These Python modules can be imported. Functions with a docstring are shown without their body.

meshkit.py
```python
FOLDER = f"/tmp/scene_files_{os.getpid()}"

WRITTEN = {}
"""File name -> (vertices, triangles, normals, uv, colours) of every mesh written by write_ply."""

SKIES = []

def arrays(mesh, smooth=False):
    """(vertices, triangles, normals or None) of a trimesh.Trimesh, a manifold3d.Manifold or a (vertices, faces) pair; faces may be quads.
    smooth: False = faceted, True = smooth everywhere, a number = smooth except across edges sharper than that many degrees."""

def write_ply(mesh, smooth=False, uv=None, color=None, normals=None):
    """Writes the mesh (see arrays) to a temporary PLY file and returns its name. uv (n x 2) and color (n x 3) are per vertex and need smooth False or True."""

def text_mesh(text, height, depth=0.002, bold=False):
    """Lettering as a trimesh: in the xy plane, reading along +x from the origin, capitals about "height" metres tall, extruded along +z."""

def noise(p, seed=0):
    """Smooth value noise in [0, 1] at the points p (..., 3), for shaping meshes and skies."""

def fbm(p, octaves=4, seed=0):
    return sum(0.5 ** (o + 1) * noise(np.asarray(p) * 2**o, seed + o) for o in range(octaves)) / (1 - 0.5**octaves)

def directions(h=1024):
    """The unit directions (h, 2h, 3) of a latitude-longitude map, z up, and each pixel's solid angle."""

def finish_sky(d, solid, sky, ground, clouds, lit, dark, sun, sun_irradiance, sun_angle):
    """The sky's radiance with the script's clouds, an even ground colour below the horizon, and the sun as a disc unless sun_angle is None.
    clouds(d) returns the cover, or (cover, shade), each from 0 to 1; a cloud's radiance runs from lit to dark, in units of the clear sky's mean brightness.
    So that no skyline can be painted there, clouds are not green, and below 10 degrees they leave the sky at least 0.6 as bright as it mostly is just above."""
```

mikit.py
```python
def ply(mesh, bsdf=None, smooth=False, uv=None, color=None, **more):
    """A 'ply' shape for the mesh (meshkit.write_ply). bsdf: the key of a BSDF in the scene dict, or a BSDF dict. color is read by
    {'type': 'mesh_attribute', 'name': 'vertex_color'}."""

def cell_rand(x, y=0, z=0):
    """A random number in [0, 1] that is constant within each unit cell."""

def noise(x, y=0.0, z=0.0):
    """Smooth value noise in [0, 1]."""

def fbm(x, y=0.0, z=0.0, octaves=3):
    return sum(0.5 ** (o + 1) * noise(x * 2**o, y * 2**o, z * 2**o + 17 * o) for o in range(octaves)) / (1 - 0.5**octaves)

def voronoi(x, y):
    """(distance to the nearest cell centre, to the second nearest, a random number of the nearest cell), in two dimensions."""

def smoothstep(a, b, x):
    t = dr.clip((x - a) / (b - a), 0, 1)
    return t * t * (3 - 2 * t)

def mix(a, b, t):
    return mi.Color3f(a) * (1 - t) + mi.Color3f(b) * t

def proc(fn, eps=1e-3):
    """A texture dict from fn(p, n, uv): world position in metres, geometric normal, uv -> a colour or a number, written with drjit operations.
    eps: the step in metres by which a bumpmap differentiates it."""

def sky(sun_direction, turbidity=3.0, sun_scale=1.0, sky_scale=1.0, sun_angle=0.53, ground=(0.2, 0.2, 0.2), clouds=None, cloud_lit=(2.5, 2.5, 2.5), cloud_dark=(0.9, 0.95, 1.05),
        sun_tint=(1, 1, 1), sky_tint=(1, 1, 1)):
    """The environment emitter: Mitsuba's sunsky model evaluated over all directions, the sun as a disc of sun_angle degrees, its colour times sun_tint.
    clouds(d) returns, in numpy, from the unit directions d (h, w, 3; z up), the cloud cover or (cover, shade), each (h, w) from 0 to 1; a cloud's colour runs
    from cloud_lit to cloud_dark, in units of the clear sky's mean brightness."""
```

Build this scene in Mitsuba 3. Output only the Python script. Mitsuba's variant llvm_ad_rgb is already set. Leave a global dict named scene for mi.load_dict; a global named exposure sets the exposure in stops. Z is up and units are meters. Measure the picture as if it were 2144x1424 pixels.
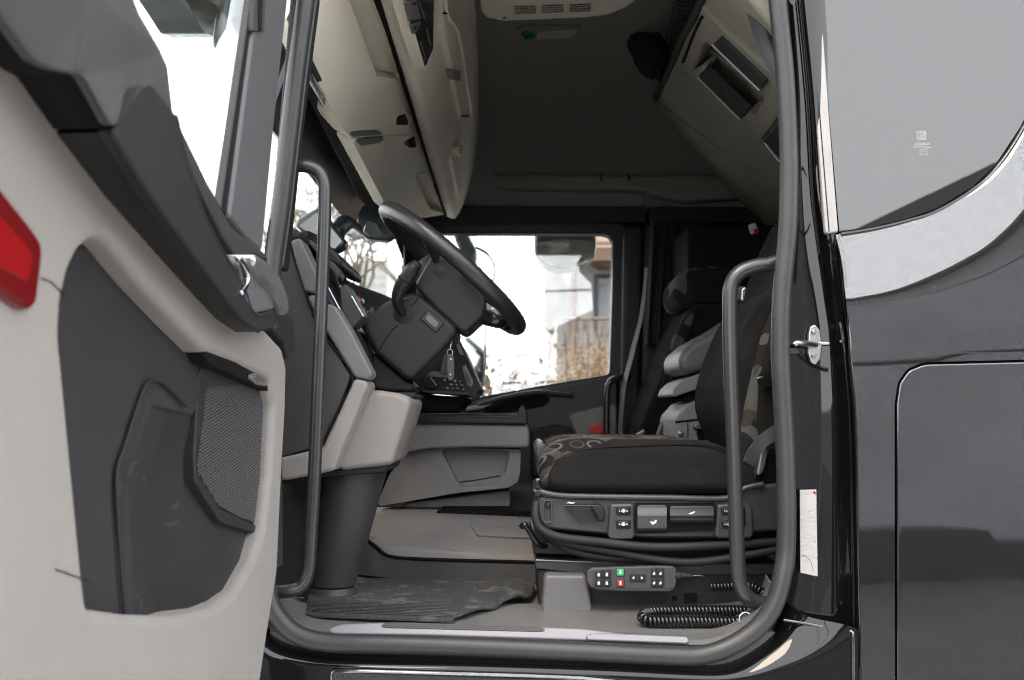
import math, random
import numpy as np, trimesh, mitsuba as mi, drjit as dr, mikit, meshkit
from scipy.interpolate import PchipInterpolator
from shapely.geometry import Polygon, LineString, Point
from shapely import affinity
from mikit import proc, noise, fbm, smoothstep, mix, voronoi

random.seed(7); rng = np.random.default_rng(7)
T = mi.ScalarTransform4f
scene, labels = {}, {}

# ------------------------------------------------------------------ camera, sky, exposure
FPX, CU, CV = 2200.0, 1072.0, 712.0            # the photograph's own pixels (2144 x 1424)
PITCH = math.atan2(148.0, FPX)
CAM = np.array([0.0, -1.9, 1.72])
FWD = np.array([0, math.cos(PITCH), math.sin(PITCH)])
UP = np.array([0, -math.sin(PITCH), math.cos(PITCH)])
RIGHT = np.array([1.0, 0, 0])
scene['camera'] = {'type': 'thinlens', 'fov': math.degrees(2 * math.atan(CU / FPX)), 'fov_axis': 'x', 'near_clip': 0.02, 'far_clip': 400.0,
                   'aperture_radius': 0.0034, 'focus_distance': 2.2,
                   'to_world': T().look_at(origin=CAM.tolist(), target=(CAM + FWD).tolist(), up=[0, 0, 1])}
scene['sky'] = mikit.sky([-0.25, -0.55, 0.8], turbidity=4, sun_scale=0.12, sun_angle=25, clouds=lambda d: 1.0, cloud_lit=(2.5, 2.55, 2.62),
                         ground=(0.22, 0.22, 0.21))
exposure = 4.0

# ------------------------------------------------------------------ pixel <-> place
def ray(u, v):
    return RIGHT * (u - CU) / FPX + UP * (CV - v) / FPX + FWD
def P(u, v, y):
    d = ray(u, v)
    return CAM + d * (y - CAM[1]) / d[1]
class Frame:
    """A plane in the place: origin, two axes, normal; loc() tells where the plane (raised by h) shows a pixel of the photograph."""
    def __init__(s, o, e1, e2):
        s.o = np.asarray(o, float); s.e1 = np.asarray(e1, float) / np.linalg.norm(e1)
        e2 = np.asarray(e2, float); e2 = e2 - s.e1 * (e2 @ s.e1); s.e2 = e2 / np.linalg.norm(e2); s.n = np.cross(s.e1, s.e2)
    def pt(s, u, v, h=0.0):
        d = ray(u, v); o = s.o + s.n * h
        return CAM + d * (((o - CAM) @ s.n) / (d @ s.n))
    def loc(s, u, v, h=0.0):
        q = s.pt(u, v, h) - s.o
        return np.array([q @ s.e1, q @ s.e2])
    def w(s, a, h):
        a = np.atleast_2d(a)
        return s.o + a[:, :1] * s.e1 + a[:, 1:2] * s.e2 + np.asarray(h).reshape(-1, 1) * s.n
def Y(y):
    return Frame([0, y, 0], [1, 0, 0], [0, 0, 1])

# ------------------------------------------------------------------ mesh helpers
def cross2(t):
    a, b = t[:, 1] - t[:, 0], t[:, 2] - t[:, 0]
    return a[:, 0] * b[:, 1] - a[:, 1] * b[:, 0]
def cat(*m):
    m = [x for k in m for x in (k if isinstance(k, (list, tuple)) else [k])]
    return trimesh.util.concatenate(m)
def rnd(poly, r):
    if r <= 0: return poly
    q = poly.buffer(-r, quad_segs=6).buffer(2 * r, quad_segs=6).buffer(-r, quad_segs=6)
    if q.is_empty or q.geom_type != 'Polygon': return poly
    return q.simplify(r * 0.02)
def ring_offset(c, d):
    """Moves the closed ring (left side inside) inwards by d."""
    a, b = np.roll(c, 1, 0), np.roll(c, -1, 0)
    t0 = c - a; t1 = b - c
    t0 /= np.linalg.norm(t0, axis=1, keepdims=True) + 1e-12; t1 /= np.linalg.norm(t1, axis=1, keepdims=True) + 1e-12
    n0 = np.stack([-t0[:, 1], t0[:, 0]], 1); n1 = np.stack([-t1[:, 1], t1[:, 0]], 1)
    m = n0 + n1; l = (m * n0).sum(1, keepdims=True)
    return c + m / np.maximum(l, 0.5) * d
def prism2(fr, poly, h0, h1, bev=0.0, bev0=0.0, segs=4):
    """Solid between heights h0 < h1 of a frame over a shapely polygon (metres), front edge rounded by bev, back edge by bev0."""
    poly = poly.buffer(0)
    if poly.geom_type == 'MultiPolygon': return cat([prism2(fr, g, h0, h1, bev, bev0, segs) for g in poly.geoms])
    from shapely.geometry.polygon import orient
    poly = orient(poly, 1.0)
    rings = [np.array(r.coords)[:-1] for r in [poly.exterior, *poly.interiors]]
    def fits(d): return all(d == 0 or (Polygon(q := ring_offset(c, d)).is_valid and (np.sign(Polygon(q).exterior.is_ccw - .5) == np.sign(Polygon(c).exterior.is_ccw - .5))) for c in rings) and (len(rings) == 1 or Polygon(ring_offset(rings[0], d), [ring_offset(c, d) for c in rings[1:]]).is_valid)
    while bev > 1e-5 and not fits(bev): bev *= 0.7
    while bev0 > 1e-5 and not fits(bev0): bev0 *= 0.7
    lev = []
    if bev0 > 0: lev += [(bev0 * (1 - math.cos(k / segs * math.pi / 2)) , h0 + bev0 * (1 - math.sin(k / segs * math.pi / 2))) for k in range(segs, 0, -1)]
    lev += [(0.0, h0 + bev0)]
    lev += [(0.0, h1 - bev)] if h1 - bev > h0 + bev0 + 1e-9 else []
    if bev > 0: lev += [(bev * (1 - math.cos(k / segs * math.pi / 2)), h1 - bev * (1 - math.sin(k / segs * math.pi / 2))) for k in range(1, segs + 1)]
    V, Fc, base = [], [], 0
    ends = {0: [], len(lev) - 1: []}
    for c in rings:
        n = len(c)
        for k, (d, h) in enumerate(lev):
            q = ring_offset(c, d) if d else c
            V.append(fr.w(q, np.full(n, h)))
            if k in ends: ends[k].append((q, base + k * n))
        i = np.arange(n); j = (i + 1) % n
        for k in range(len(lev) - 1):
            a, b = base + k * n, base + (k + 1) * n
            Fc += [np.stack([a + i, a + j, b + j], 1), np.stack([a + i, b + j, b + i], 1)]
        base += n * len(lev)
    V = np.vstack(V)
    for k, flip in ((0, True), (len(lev) - 1, False)):
        allp = np.vstack([q for q, _ in ends[k]]); idx = np.concatenate([np.arange(len(q)) + b for q, b in ends[k]])
        import mapbox_earcut as me
        cnt = np.cumsum([len(q) for q, _ in ends[k]]).astype(np.uint32)
        t = me.triangulate_float64(allp, cnt).reshape(-1, 3)
        if len(t):
            pa = allp[t]; ar = cross2(pa)
            t[ar < 0] = t[ar < 0][:, ::-1]
            t = idx[t]
            Fc.append(t[:, ::-1] if flip else t)
    return trimesh.Trimesh(V, np.vstack(Fc), process=False)
def pxpoly(fr, pts, h=0.0, r=0.0, holes=()):
    p = Polygon([fr.loc(u, v, h) for u, v in pts])
    if not p.is_valid: p = p.buffer(0)
    p = rnd(p, r)
    for hh in holes:
        p = p.difference(hh if isinstance(hh, Polygon) else rnd(Polygon([fr.loc(u, v, h) for u, v in hh]).buffer(0), r))
    return p
def pr(fr, pts, h0, h1, bev=0.003, r=0.006, holes=(), bev0=0.0, segs=4, at=None):
    return prism2(fr, pxpoly(fr, pts, h1 if at is None else at, max(r, 1.35 * bev, 1.35 * bev0), holes), h0, h1, bev, bev0, segs)
def box(x0, x1, y0, y1, z0, z1, bev=0.0):
    fr = Frame([0, 0, 0], [1, 0, 0], [0, 1, 0])
    return prism2(fr, rnd(Polygon([(x0, y0), (x1, y0), (x1, y1), (x0, y1)]), bev), z0, z1, bev, bev, 3)
def cr(pts, n=8, closed=False):
    p = np.asarray(pts, float); k = len(p); out = []
    for i in range(k if closed else k - 1):
        g = (lambda j: p[j % k]) if closed else (lambda j: p[min(max(j, 0), k - 1)])
        a, b, c, d = g(i - 1), g(i), g(i + 1), g(i + 2)
        for t in np.arange(n) / n:
            out.append(0.5 * (2 * b + (c - a) * t + (2 * a - 5 * b + 4 * c - d) * t * t + (3 * b - a - 3 * c + d) * t ** 3))
    if not closed: out.append(p[-1])
    return np.array(out)
def tube(p, r, sides=14, closed=False, flat=1.0, up=None):
    p = np.asarray(p, float); n = len(p)
    t = (np.roll(p, -1, 0) - np.roll(p, 1, 0)) if closed else np.gradient(p, axis=0)
    t /= np.linalg.norm(t, axis=1, keepdims=True) + 1e-12
    A = np.zeros_like(p)
    a = np.array(up if up is not None else ([0, 0, 1.0] if abs(t[0, 2]) < 0.9 else [1.0, 0, 0]), float)
    for i in range(n):
        if up is not None: a = np.array(up, float)
        a = a - t[i] * (a @ t[i]); a /= np.linalg.norm(a) + 1e-12; A[i] = a
    B = np.cross(t, A); ang = np.arange(sides) * 2 * np.pi / sides
    r = np.broadcast_to(np.asarray(r, float), (n,))
    V = p[:, None] + r[:, None, None] * (np.cos(ang)[None, :, None] * A[:, None] + flat * np.sin(ang)[None, :, None] * B[:, None])
    rows = n if closed else n - 1
    i, j = np.meshgrid(np.arange(rows), np.arange(sides), indexing='ij')
    i2 = (i + 1) % n; j2 = (j + 1) % sides
    q = np.stack([i * sides + j, i * sides + j2, i2 * sides + j2, i2 * sides + j], -1).reshape(-1, 4)
    F = np.vstack([q[:, [0, 1, 2]], q[:, [0, 2, 3]]]); V = V.reshape(-1, 3)
    if not closed:
        V = np.vstack([V, p[0], p[-1]]); c0, c1 = len(V) - 2, len(V) - 1; k = np.arange(sides)
        F = np.vstack([F, np.stack([np.full(sides, c0), (k + 1) % sides, k], 1), np.stack([np.full(sides, c1), (n - 1) * sides + k, (n - 1) * sides + (k + 1) % sides], 1)])
    return trimesh.Trimesh(V, F, process=False)
def pxtube(pts, r, n=8, sides=14, **k):
    return tube(cr([P(*q) for q in pts], n), r, sides, **k)
def spread(rows, m=6):
    """Refines a grid of points (rows x columns x 3) with monotone cubics both ways."""
    g = np.asarray(rows, float)
    for ax in (0, 1):
        k = g.shape[ax]
        if k < 3: x = np.arange(k); g = np.apply_along_axis(lambda q: np.interp(np.linspace(0, k - 1, (k - 1) * m + 1), x, q), ax, g)
        else: g = PchipInterpolator(np.arange(k), g, axis=ax)(np.linspace(0, k - 1, (k - 1) * m + 1))
    return g
def sheet(g, th=0.004, toward=(0, -1, 0)):
    """A refined grid as a sheet with thickness th behind it; its front faces 'toward'."""
    R, C = g.shape[:2]; V = g.reshape(-1, 3)
    i, j = np.meshgrid(np.arange(R - 1), np.arange(C - 1), indexing='ij')
    q = np.stack([i * C + j, i * C + j + 1, (i + 1) * C + j + 1, (i + 1) * C + j], -1).reshape(-1, 4)
    F = np.vstack([q[:, [0, 1, 2]], q[:, [0, 2, 3]]])
    m = trimesh.Trimesh(V, F, process=False)
    if (m.face_normals * m.area_faces[:, None]).sum(0) @ np.asarray(toward) < 0: F = F[:, ::-1]; m = trimesh.Trimesh(V, F, process=False)
    N = m.vertex_normals; n = len(V)
    edge = np.concatenate([np.arange(C), np.arange(1, R) * C + C - 1, (R - 1) * C + np.arange(C - 2, -1, -1), np.arange(R - 2, 0, -1) * C])
    e2 = np.roll(edge, -1)
    S = np.vstack([np.stack([edge, e2, e2 + n], 1), np.stack([edge, e2 + n, edge + n], 1)])
    return trimesh.Trimesh(np.vstack([V, V - N * th]), np.vstack([F, F[:, ::-1] + n, S]), process=False)
def relief(fr, pts, back, tri=None, holes=None):
    """A solid whose front corners are (u, v, height) over a frame, with flat facets, and whose back lies at height 'back'."""
    import mapbox_earcut as me
    front = np.array([fr.pt(u, v, h) for u, v, h in pts]); l = np.array([fr.loc(u, v, h) for u, v, h in pts])
    n = len(pts)
    if tri is None: tri = me.triangulate_float64(l, np.array([n], np.uint32)).reshape(-1, 3)
    tri = np.array(tri); pa = l[tri]; ar = cross2(pa); tri[ar < 0] = tri[ar < 0][:, ::-1]
    bk = fr.w(l, np.full(n, back))
    from collections import Counter
    e = Counter()
    for a, b, c in tri:
        for x in ((a, b), (b, c), (c, a)): e[x] += 1
    S = []
    for (a, b) in e:
        if (b, a) not in e: S += [[b, a, a + n], [b, a + n, b + n]]
    return trimesh.Trimesh(np.vstack([front, bk]), np.vstack([tri, tri[:, ::-1] + n, S]), process=False)
def ball(c, r, sc=(1, 1, 1), sub=3):
    m = trimesh.creation.icosphere(subdivisions=sub, radius=1.0); m.apply_scale(np.array(sc) * r); m.apply_translation(c); return m
def lathe(profile, c, axis, n=32):
    """profile [(radius, height)], turned round axis through c."""
    ax = np.asarray(axis, float) / np.linalg.norm(axis)
    a = np.cross(ax, [0, 0, 1] if abs(ax[2]) < 0.9 else [1, 0, 0]); a /= np.linalg.norm(a); b = np.cross(ax, a)
    th = np.arange(n) * 2 * np.pi / n
    V = np.vstack([np.asarray(c) + h * ax + r * (np.cos(th)[:, None] * a + np.sin(th)[:, None] * b) for r, h in profile])
    k = len(profile); i, j = np.meshgrid(np.arange(k - 1), np.arange(n), indexing='ij'); j2 = (j + 1) % n
    q = np.stack([i * n + j, i * n + j2, (i + 1) * n + j2, (i + 1) * n + j], -1).reshape(-1, 4)
    return trimesh.Trimesh(V, np.vstack([q[:, [0, 1, 2]], q[:, [0, 2, 3]]]), process=False)
def add(key, mesh, bsdf, smooth=35, label=None, category=None, group=None, kind=None):
    k, i = key, 0
    while k in scene: i += 1; k = f'{key}_{i:03d}'
    scene[k] = mikit.ply(mesh, bsdf, smooth=smooth)
    d = {a: b for a, b in (('label', label), ('category', category), ('group', group), ('kind', kind)) if b}
    if d: labels[k] = d
    return k
def text(fr, s, u, v, hpx, h, depth=0.0008, bold=False, rot=0):
    """Lettering on a frame: baseline starts at the pixel (u, v); capitals hpx photograph pixels tall."""
    a = fr.loc(u, v, h); hm = abs(fr.loc(u, v - hpx, h)[1] - a[1]) or 0.004
    m = meshkit.text_mesh(s, hm, depth, bold)
    V = np.array(m.vertices); c, sn = math.cos(rot), math.sin(rot)
    V[:, :2] = V[:, :2] @ np.array([[c, sn], [-sn, c]]) + a
    return trimesh.Trimesh(fr.w(V[:, :2], h + V[:, 2]), m.faces, process=False)

# ------------------------------------------------------------------ materials
def two(b): return {'type': 'twosided', 'bsdf': b}
def rgb(c): return {'type': 'rgb', 'value': list(c)}
def pbr(name, col, rough=0.5, metal=0.0, spec=0.5, bump=None, coat=0.0, sheen=0.0, eps=3e-4):
    b = {'type': 'principled', 'base_color': proc(col) if callable(col) else rgb(col), 'roughness': rough if not callable(rough) else proc(rough), 'metallic': metal, 'specular': spec}
    if coat: b['clearcoat'] = coat; b['clearcoat_gloss'] = 0.95
    if sheen: b['sheen'] = sheen
    if bump: b = {'type': 'bumpmap', 'arbitrary': proc(bump, eps), 'scale': 1.0, 'bsdf': b}
    scene[name] = two(b)
    return name
def grain(s, a): return lambda p, n, uv: noise(p.x * s, p.y * s, p.z * s) * a
def dust(c, amt=0.12, s=9.0):
    def f(p, n, uv):
        k = fbm(p.x * s, p.y * s, p.z * s, 3)
        return mi.Color3f(c) * (1 + amt * 2 * (k - 0.5))
    return f
pbr('beige', dust((0.188, 0.176, 0.165), 0.05, 6), 0.55, spec=0.35, bump=grain(900, 0.00018))
pbr('beige_dash', dust((0.182, 0.170, 0.163), 0.06, 7), 0.5, spec=0.35, bump=grain(900, 0.00018))
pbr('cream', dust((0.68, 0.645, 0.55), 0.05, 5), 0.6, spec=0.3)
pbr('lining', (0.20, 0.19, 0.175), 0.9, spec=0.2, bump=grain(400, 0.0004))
pbr('lining_dark', (0.026, 0.0255, 0.0255), 0.9, spec=0.2)
pbr('grey_trim', dust((0.098, 0.096, 0.099), 0.08, 8), 0.45, spec=0.4, bump=grain(1000, 0.00012))
pbr('grey_dark', dust((0.036, 0.0355, 0.037), 0.1, 8), 0.43, spec=0.32, bump=grain(700, 0.00025))
pbr('grey_soft', dust((0.038, 0.0375, 0.0395), 0.1, 10), 0.75, spec=0.3, bump=grain(500, 0.0004))
pbr('black_plastic', dust((0.012, 0.012, 0.0128), 0.12, 10), 0.40, spec=0.26)
pbr('black_soft', dust((0.016, 0.016, 0.0172), 0.12, 10), 0.55, spec=0.25, bump=grain(800, 0.0002))
pbr('black_matte', (0.007, 0.007, 0.0074), 0.8, spec=0.10)
pbr('black_gloss', (0.007, 0.007, 0.0075), 0.12, spec=0.6)
pbr('tube_black', (0.018, 0.018, 0.0195), 0.30, spec=0.6)
def scuff(p, n, uv):
    k = fbm(p.x * 7, p.y * 7, p.z * 7, 4); s = smoothstep(0.80, 0.9, noise(p.x * 50, p.y * 50, p.z * 90)) * smoothstep(0.5, 0.6, noise(p.x * 9, p.y * 9, p.z * 9))
    return mi.Color3f(0.022, 0.022, 0.023) * (0.8 + 0.4 * k) + mi.Color3f(0.012) * s
pbr('pocket_plastic', scuff, 0.42, spec=0.22)
pbr('rubber', dust((0.022, 0.022, 0.023), 0.2, 20), 0.42, spec=0.45)
pbr('leather', dust((0.012, 0.012, 0.0125), 0.2, 30), 0.36, spec=0.55, bump=grain(450, 0.00035))
def weave(p, n, uv): return 0.5 * (dr.sin(p.z * 2400 + 2 * noise(p.y * 60, p.z * 60)) * 0.00018) + noise(p.x * 600, p.y * 600, p.z * 600) * 0.0002
pbr('textile', dust((0.026, 0.026, 0.028), 0.12, 14), 0.9, spec=0.08, bump=weave)
pbr('velour', dust((0.0115, 0.011, 0.011), 0.3, 30), 0.95, spec=0.05, bump=grain(700, 0.0005))
_A, _B, _C = ([float(x) for x in P(*q)] for q in ((1142, 1030, 0.20), (1160, 965, 0.20), (1260, 928, 0.20)))
def seat_cloth(p, n, uv):
    # the patterned cover runs over the cushion's front and middle, the plain side panel starts behind a curved seam
    xs = _B[0] + (p.z - _B[2]) * (_B[0] - _A[0]) / (_B[2] - _A[2])
    xt = _B[0] + (p.z - _B[2]) * (_C[0] - _B[0]) / (_C[2] - _B[2])
    edge = dr.select(p.z < _B[2], xs, xt)
    inn = dr.maximum(smoothstep(0.002, -0.002, p.x - edge), smoothstep(0.262, 0.266, p.y))
    inn = inn * (1 - smoothstep(0.62, 0.625, p.y))
    d1, d2, c = voronoi(p.x * 26 + p.y * 9, p.z * 30 + p.y * 24)
    ring = smoothstep(0.09, 0.03, dr.abs(d1 - 0.33)) * smoothstep(0.25, 0.45, c + 0.2)
    fill = smoothstep(0.62, 0.66, c)
    pat = mix((0.013, 0.012, 0.012), (0.075, 0.067, 0.061), dr.clip(ring + 0.45 * fill, 0, 1))
    plain = mi.Color3f(0.0125, 0.012, 0.012) * (0.45 + 0.6 * fbm(p.x * 22, p.y * 22, p.z * 22, 3) + 0.6 * noise(p.x * 420, p.y * 420, p.z * 420))
    return pat * inn + plain * (1 - inn)
pbr('seat_cloth', seat_cloth, 0.92, spec=0.06, bump=grain(700, 0.0004))
def back_cloth(p, n, uv):
    d1, d2, c = voronoi(p.x * 26 + p.y * 9, p.z * 26)
    return mix((0.016, 0.015, 0.0145), (0.085, 0.08, 0.074), smoothstep(0.5, 0.56, c) * 0.7)
pbr('pattern_cloth', back_cloth, 0.95, spec=0.06, bump=grain(700, 0.0004))
pbr('seat_plastic', dust((0.030, 0.029, 0.030), 0.1, 8), 0.30, spec=0.55, bump=grain(900, 0.00008))
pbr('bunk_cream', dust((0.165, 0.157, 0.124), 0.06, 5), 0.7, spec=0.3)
pbr('frame_grey', dust((0.075, 0.075, 0.079), 0.05, 6), 0.5, spec=0.4)
pbr('speaker_grey', (0.058, 0.0575, 0.06), 0.5, spec=0.3)
pbr('handle_chrome', (0.34, 0.35, 0.365), 0.2, metal=0.82, coat=0.4)
pbr('satin_grey', (0.115, 0.115, 0.122), 0.34, metal=0.3)
pbr('mirror_pale_reflection', (0.30, 0.30, 0.26), 0.12, metal=0.45)  # pale reflection put into the glass colour of the wide angle mirror
pbr('red_far', (0.5, 0.012, 0.010), 0.25)  # lit copy of the reflector red, direct light put into its colour
pbr('lamp_grey', (0.07, 0.07, 0.068), 0.15)
pbr('silver', (0.155, 0.155, 0.17), 0.45, metal=0.3, spec=0.5)
pbr('rib_grey', lambda p, n, uv: mi.Color3f(0.05, 0.047, 0.047) * (0.75 + 0.25 * dr.sin(p.y * 2600)), 0.7)
pbr('steel', (0.42, 0.41, 0.39), 0.3, metal=1.0)
pbr('chrome', (0.5, 0.515, 0.53), 0.12, metal=1.0)
pbr('satin_chrome', (0.22, 0.225, 0.25), 0.32, metal=0.8)
pbr('alu_trim', dust((0.27, 0.255, 0.245), 0.12, 18), 0.38, metal=0.35)
pbr('red', (0.17, 0.004, 0.005), 0.2, coat=0.3)
pbr('red_dark', (0.085, 0.002, 0.003), 0.2, coat=0.6)
pbr('green', (0.01, 0.25, 0.07), 0.4)
pbr('green_lens', (0.005, 0.09, 0.045), 0.15)
pbr('white_print', (0.5, 0.5, 0.5), 0.6)
pbr('paper', lambda p, n, uv: mi.Color3f(0.33, 0.33, 0.33) * (1 - 0.25 * smoothstep(0.62, 0.7, noise(p.x * 160, 1.0, p.z * 900)) * smoothstep(0.35, 0.6, noise(3.0, 0.0, p.z * 60))), 0.6)
pbr('lamp_clear', (0.3, 0.3, 0.29), 0.15, spec=0.6)
pbr('window_black', (0.010, 0.011, 0.011), 0.15, spec=0.5)
pbr('etched', (0.24, 0.25, 0.25), 0.7)
pbr('etched_faint', (0.23, 0.235, 0.24), 0.7)
pbr('belt', (0.05, 0.05, 0.052), 0.6, bump=lambda p, n, uv: dr.sin(p.z * 3500) * 0.0001)
scene['paint'] = two({'type': 'plastic', 'diffuse_reflectance': rgb((0.004, 0.004, 0.0045)), 'int_ior': 2.15})
scene['paint'] = two({'type': 'bumpmap', 'arbitrary': proc(lambda p, n, uv: noise(p.x * 12, p.y * 12, p.z * 12) * 0.00028, 2e-3), 'scale': 1.0, 'bsdf': {'type': 'plastic', 'diffuse_reflectance': proc(lambda p, n, uv: mi.Color3f(0.004, 0.004, 0.0045) + mi.Color3f(0.10) * smoothstep(0.955, 0.97, noise(p.x * 210, p.y * 210, p.z * 210)) * smoothstep(0.55, 0.7, noise(p.x * 11, p.y * 11, p.z * 11))), 'int_ior': 2.2}})
scene['paint_jamb'] = two({'type': 'plastic', 'diffuse_reflectance': rgb((0.0035, 0.0035, 0.004)), 'int_ior': 1.5})
scene['privacy_glass'] = two({'type': 'plastic', 'diffuse_reflectance': rgb((0.008, 0.0085, 0.009)), 'int_ior': 1.84})
scene['pane'] = {'type': 'thindielectric', 'int_ior': 1.5, 'specular_transmittance': rgb((0.98, 0.99, 0.99))}
scene['tint_pane'] = {'type': 'thindielectric', 'int_ior': 1.5, 'specular_transmittance': rgb((0.95, 0.985, 0.985))}
pbr('mirror', (0.42, 0.43, 0.42), 0.03, metal=1.0)
pbr('mirror_dim', (0.115, 0.118, 0.112), 0.05, metal=1.0)
pbr('visor_teal', (0.022, 0.037, 0.043), 0.25, spec=0.6)
def mat_dirt(p, n, uv):
    k = smoothstep(0.56, 0.74, fbm(p.x * 26, p.y * 26, 0.0, 4)); g = smoothstep(0.80, 0.86, noise(p.x * 330, p.y * 330, 2.0)) * smoothstep(0.45, 0.6, noise(p.x * 14, p.y * 14, 5.0))
    return mi.Color3f(0.034, 0.034, 0.0345) + mi.Color3f(0.036, 0.035, 0.032) * k + mi.Color3f(0.06, 0.055, 0.045) * g
pbr('mat_rubber', mat_dirt, 0.55, spec=0.4)
pbr('floor_grey', dust((0.085, 0.084, 0.082), 0.14, 12), 0.5, spec=0.35)

# ================================================================== the setting
add('ground', box(-45, 45, -45, 60, -0.3, 0.0), pbr('asphalt', lambda p, n, uv: mi.Color3f(0.06, 0.058, 0.053) * (0.75 + 0.35 * fbm(p.x * 2, p.y * 2, 0, 3) + 0.3 * noise(p.x * 70, p.y * 70, 0)), 0.85), smooth=False, kind='structure')

add('bounce_slab', box(-12, 14, -3.7, 5.2, -0.05, 0.02), pbr('bounce_pale', lambda p, n, uv: mi.Color3f(0.38, 0.372, 0.355) * (0.8 + 0.3 * fbm(p.x * 1.5, p.y * 1.5, 0, 3) + 0.1 * noise(p.x * 60, p.y * 60, 0)), 0.85), smooth=False, kind='structure')  # added bright slab beside the truck, bounces light up into the cab

# ================================================================== the truck: shell of the cab
TK = 'truck'
labels[TK] = {'label': 'black long haul truck cab with its driver door swung wide open', 'category': 'truck'}
K = lambda s: TK + '__' + s
FZ = P(1072, 1303, 0.06)[2]                                      # floor height
add(K('cab_floor'), box(-0.62, 1.2, 0.03, 2.25, FZ - 0.08, FZ - 0.012), 'floor_grey')
add(K('roof'), box(-0.9, 1.25, 0.0, 2.3, 3.165, 3.24), 'paint')
add(K('roof_side_rail'), box(-0.9, 1.25, 0.0, 0.05, 2.66, 3.16), 'paint')
add(K('rear_wall'), box(1.14, 1.2, 0.05, 2.25, 1.1, 3.16), 'lining_dark')
add(K('inner_side_wall'), box(0.60, 1.14, 0.07, 0.11, 1.1, 3.16), 'lining_dark')
add(K('front_wall'), box(-0.86, -0.8, 0.0, 2.3, 1.0, 2.08), 'black_matte')
add(K('front_quarter'), box(-0.86, -0.47, 0.0, 0.05, 0.75, 2.08), 'paint')
add(K('far_outer_side'), box(-0.86, 1.25, 2.25, 2.31, 0.75, 1.62), 'paint')

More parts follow.
